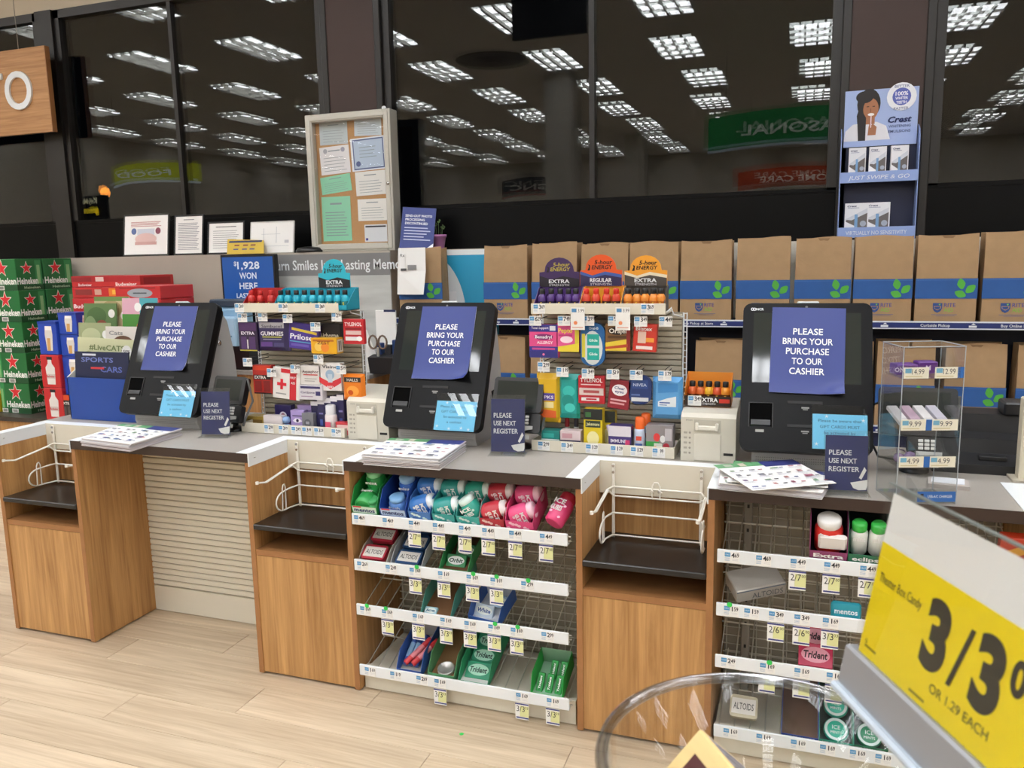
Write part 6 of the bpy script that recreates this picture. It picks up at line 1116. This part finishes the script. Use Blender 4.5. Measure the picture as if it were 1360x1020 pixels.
# calendar rack
c = thing('calendar_rack', 'blue cardboard calendar rack on the worktop at left', 'display', None, (.23, .48, CT), world=True)
x0, x1, _, zt = pb(92, 503, 185, 560, .365); CB = mat('#1d4596', .45, name='rack_blue')
g = MB(); g.box(x0, x1, .365, .37, CT+.001, zt, CB); g.box(x0, x1, .368, .66, CT+.001, CT+.006, CB)
for x in (x0, x1-.004): g.extx([(.365, CT+.001), (.66, CT+.001), (.66, zt+.16), (.62, zt+.16), (.365, zt)], x, x+.004, mat('#e4e2de', .6))
g.build('box', c)
for k in range(3): B(x0+.004, x1-.004, .43+k*.07, .434+k*.07, CT+.006, zt+.02+k*.055, CB).build('divider', c)
def calendar(label, u0, v0, u1, y, base, pr, rot=0.):
    xa, xb, _, z1 = pb(u0, v0, u1, v0+30, y); W = xb-xa; H = z1-CT-.01; h2 = min(.31, H); g = MB(); g.M = Matrix(); g.box(-W/2, W/2, 0, .006, 0, h2, mat(base, .4)); prints(g, W, h2, 0, pr)
    tag(g.build('calendar', None, T((xa+xb)/2, y, z1-h2) @ RX(-.08) @ RY(rot)), label, 'calendar', 'calendars in the blue rack')
PCT = [('c', .87, .68, .085, '#ecebe8'), ('t', '50%', .87, .68, .045, '#3a3a40', .12)]
calendar('navy sports cars calendar in front of the rack', 95, 468, 166, .375, '#1c2444', [('t', 'SPORTS', .42, .88, .07, '#6a78b8', .6), ('t', 'CARS', .68, .74, .08, '#5a6ab0', .4), ('r', .3, .55, .74, .77, '#c83a40'), ('r', .15, .4, .94, .97, '#c8ccd8'), ('p', [(.1, .4), (.3, .55), (.7, .55), (.9, .4), (.9, .3), (.1, .3)], '#3a4470'), ('c', .87, .5, .085, '#ecebe8'), ('t', '50%', .87, .5, .045, '#3a3a40', .12)])
calendar('pale green calendar titled Live Cats', 97, 450, 172, .445, '#c9cba4', [('t', '#LiveCATS', .52, .86, .08, '#6a7a4a', .62), ('e', .2, .6, .12, .2, '#a8b070'), ('e', .6, .45, .3, .25, '#8a7a60')]+[('c', .87, .82, .085, '#ecebe8'), ('t', '50%', .87, .82, .045, '#3a3a40', .12)], .03)
calendar('garden green calendar at left of third row', 100, 429, 142, .515, '#9aa47c', [('e', .4, .8, .3, .12, '#b8c098'), ('p', [(.3, .5), (.45, .72), (.7, .74), (.9, .5)], '#3a2e24'), ('c', .85, .82, .1, '#ecebe8')])
calendar('white calendar with brown animal at right of third row', 136, 434, 182, .512, '#dcd6d0', [('t', 'Cats', .3, .9, .06, '#8a8a8a', .4), ('e', .5, .74, .3, .12, '#6a4a38'), ('e', .7, .66, .2, .12, '#3a2a24'), ('c', .9, .8, .08, '#ecebe8')])
calendar('leafy green bird calendar at left of back row', 107, 403, 150, .585, '#5c7a4a', [('e', .4, .8, .3, .14, '#48683a'), ('e', .55, .66, .16, .08, '#8a4a3a'), ('e', .2, .6, .2, .2, '#7a9468'), ('c', .86, .84, .1, '#ecebe8')])
calendar('tan botanical calendar in middle of back row', 121, 394, 167, .612, '#c4b48c', [('e', .5, .8, .3, .14, '#a89468'), ('r', .0, 1, .93, 1, '#6a8a4a'), ('c', .86, .7, .1, '#ecebe8')])
calendar('pink and teal picture calendar at right of back row', 158, 396, 205, .60, '#d8a8b8', [('r', .5, 1, .7, 1, '#4aa4b0'), ('r', .0, .5, .5, .75, '#4a8a3a'), ('e', .6, .55, .2, .1, '#e08a30'), ('c', .45, .86, .1, '#ecebe8')])

# ================================================================== FOREGROUND
# clear acrylic bin with a wooden toy box, on a pedestal
d = ray(1022, 1012); bc = CAM+d*(.80/d.length); R_ = .142
c = thing('acrylic_bin', 'round clear acrylic bin in the foreground', 'bin', None, (bc[0], bc[1], bc[2]-.22))
g = MB(); g.lathe([(R_*.8, 0), (R_*.83, .004), (R_*.99, .214), (R_*1.03, .216), (R_*1.03, .222), (R_*.985, .222), (R_*.975, .214), (R_*.81, .008), (0, .008)], ACRY, n=64); g.build('bowl', c)
RIMG = glass_mat('acrylic_rim', 2.6, (.74, .76, .79), .08)
g = MB(); g.tube([(R_*1.01*math.cos(2*PI*k/64), R_*1.01*math.sin(2*PI*k/64), .219) for k in range(64)], .0056, RIMG, 8, True); g.build('rim', c)
WB_ = mat('#d9bd83', .5, var=.08, scale=9, stretch=(1, 1, 8)); dd = ray(929, 966); P = CAM+dd*(.86/dd.length); hv = Vector((CF.x, CF.y, 0)).normalized()
yw = math.atan2(hv.y, hv.x)-PI/2+.25; g = MB(); a_ = .062; g.M = RY(PI/4) @ T(a_/2, 0, -a_/2)      # lies on its edge, ridge uppermost
g.box(-a_/2, a_/2, -.14, 0, -a_/2, a_/2, WB_, .002); g.M = g.M @ T(0, 0, a_/2+.0004) @ RX(-PI/2); g.rect(-a_*.45, a_*.45, -.13, -.01, 0, mat('#a8a2a4', .5)); MG = g.M
for k in range(7): g.rect(-a_*.38, a_*.38, -.122+k*.016, -.118+k*.016, -.0004, mat('#5a5660', .6))
g.M = RY(PI/4) @ T(a_/2, 0, -a_/2) @ T(-a_/2-.0004, 0, 0) @ RZ(-PI/2); g.rect(.018, .09, -.012, .012, 0, mat('#4a1c1c', .6))
tag(g.build('wooden_box', None, T(*P) @ RZ(yw)), 'small pale wooden box with dark slot inside clear bin', 'box')
g = MB(); g.lathe([(.13, 0), (.13, .02), (.05, .03), (.05, bc[2]-.26), (.14, bc[2]-.25), (.14, bc[2]-.2201)], mat('#8a8a88', .4), n=28); tag(g.build('bin_pedestal', None, T(bc[0], bc[1], 0)), 'grey round pedestal under the clear bin, below the frame', 'pedestal')
# yellow sale sign in a clear sleeve on a grey channel
e = -ray(576, 342); e.z = 0; e.normalize(); d0 = ray(1187.5, 655); P1 = CAM+d0*(.72/d0.length); d1 = ray(1141, 863)
t1 = (P1-CAM).dot(e)/d1.dot(e); P2 = CAM+d1*t1; up = (P1-P2); HS = up.length; up.normalize(); nrm = e.cross(up)
MS = Matrix((( e.x, -nrm.x, up.x, P2.x), (e.y, -nrm.y, up.y, P2.y), (e.z, -nrm.z, up.z, P2.z), (0, 0, 0, 1)))
if (Vector((MS[0][1], MS[1][1], MS[2][1]))).dot(CAM-P2) > 0: MS = MS @ Matrix.Diagonal((1, -1, 1, 1))
c = thing('sale_sign', 'yellow 3/3.00 theater box candy sale sign in the foreground', 'sign', None, M=MS); WS = HS*1.75
YL = mat('#f2d800', .45, name='sale_yellow'); DK = mat('#2c2a20', .5)
g = MB(); g.box(0, WS, 0, .0006, 0, HS, PAPER); hy = HS*.70; g.rect(.0, WS, 0, hy, -.0004, YL)
g.text('3', WS*.365, HS*.40, HS*.34, DK, -.0008, w=HS*.2, bold=.05, res=6); g.text('/', WS*.485, HS*.385, HS*.34, DK, -.0008, w=HS*.13, bold=.0, res=4); g.text('3', WS*.6, HS*.40, HS*.34, DK, -.0008, w=HS*.2, bold=.05, res=6); g.text('00', WS*.735, HS*.48, HS*.16, DK, -.0008, w=HS*.2, bold=.04, res=6)
g.text('Theater Box Candy', WS*.03, HS*.5, HS*.055, DK, -.0008, w=HS*.42, align='l', bold=.0, res=4); g.text('OR 1.29 EACH', WS*.52, HS*.135, HS*.05, DK, -.0008, w=HS*.46, bold=.0, res=4)
g.text('0', WS*.035, HS*.09, HS*.03, DK, -.0008); g.rect(WS*.03, WS*.1, HS*.055, HS*.07, -.0008, mat('#8a7c10', .5)); g.rect(WS*.3, WS*.38, HS*.03, HS*.045, -.0008, mat('#8a7c10', .5)); g.build('card', c)
g = MB(); g.box(-.006, WS+.006, -.0022, -.0012, -.004, HS+.006, SLEEVE); g.box(-.006, WS+.006, .0012, .0022, -.004, HS+.006, SLEEVE); g.box(-.006, WS+.006, -.0022, .0022, HS+.006, HS+.0075, mat('#6f7672', .3)); g.build('sleeve', c)
g = MB(); g.box(-.012, WS+.02, -.006, .006, -.036, .0, mat('#9a9ca0', .4, metal=.3), .002); g.box(-.012, WS+.02, -.012, -.004, -.040, -.033, mat('#b8c4d0', .3), .002); g.build('channel', c)
pp = MS @ Vector((WS*1.0, 0, -.04)); g = MB(); g.tube([(pp[0], pp[1], 0), (pp[0], pp[1], pp[2]-.002)], .012, STEEL, 10); g.lathe([(.06, 0), (.06, .012), (.02, .02)], STEEL, pp[0], pp[1], 20); tag(g.build('sign_stand'), 'grey pole stand holding the sale sign, below the frame', 'stand')
# cream post at the far right end of the counter
p = on('Y', .35, 1358, 600); g = MB(); g.box(p[0]-.01, p[0]+.05, .33, .38, CT+.0005, CT+.26, mat('#d8cfb8', .5), .004); g.box(p[0]-.03, p[0]+.07, .31, .39, CT+.0005, CT+.008, mat('#b8b0a0', .5)); tag(g.build('counter_post'), 'cream post standing at the far right end of counter', 'post')
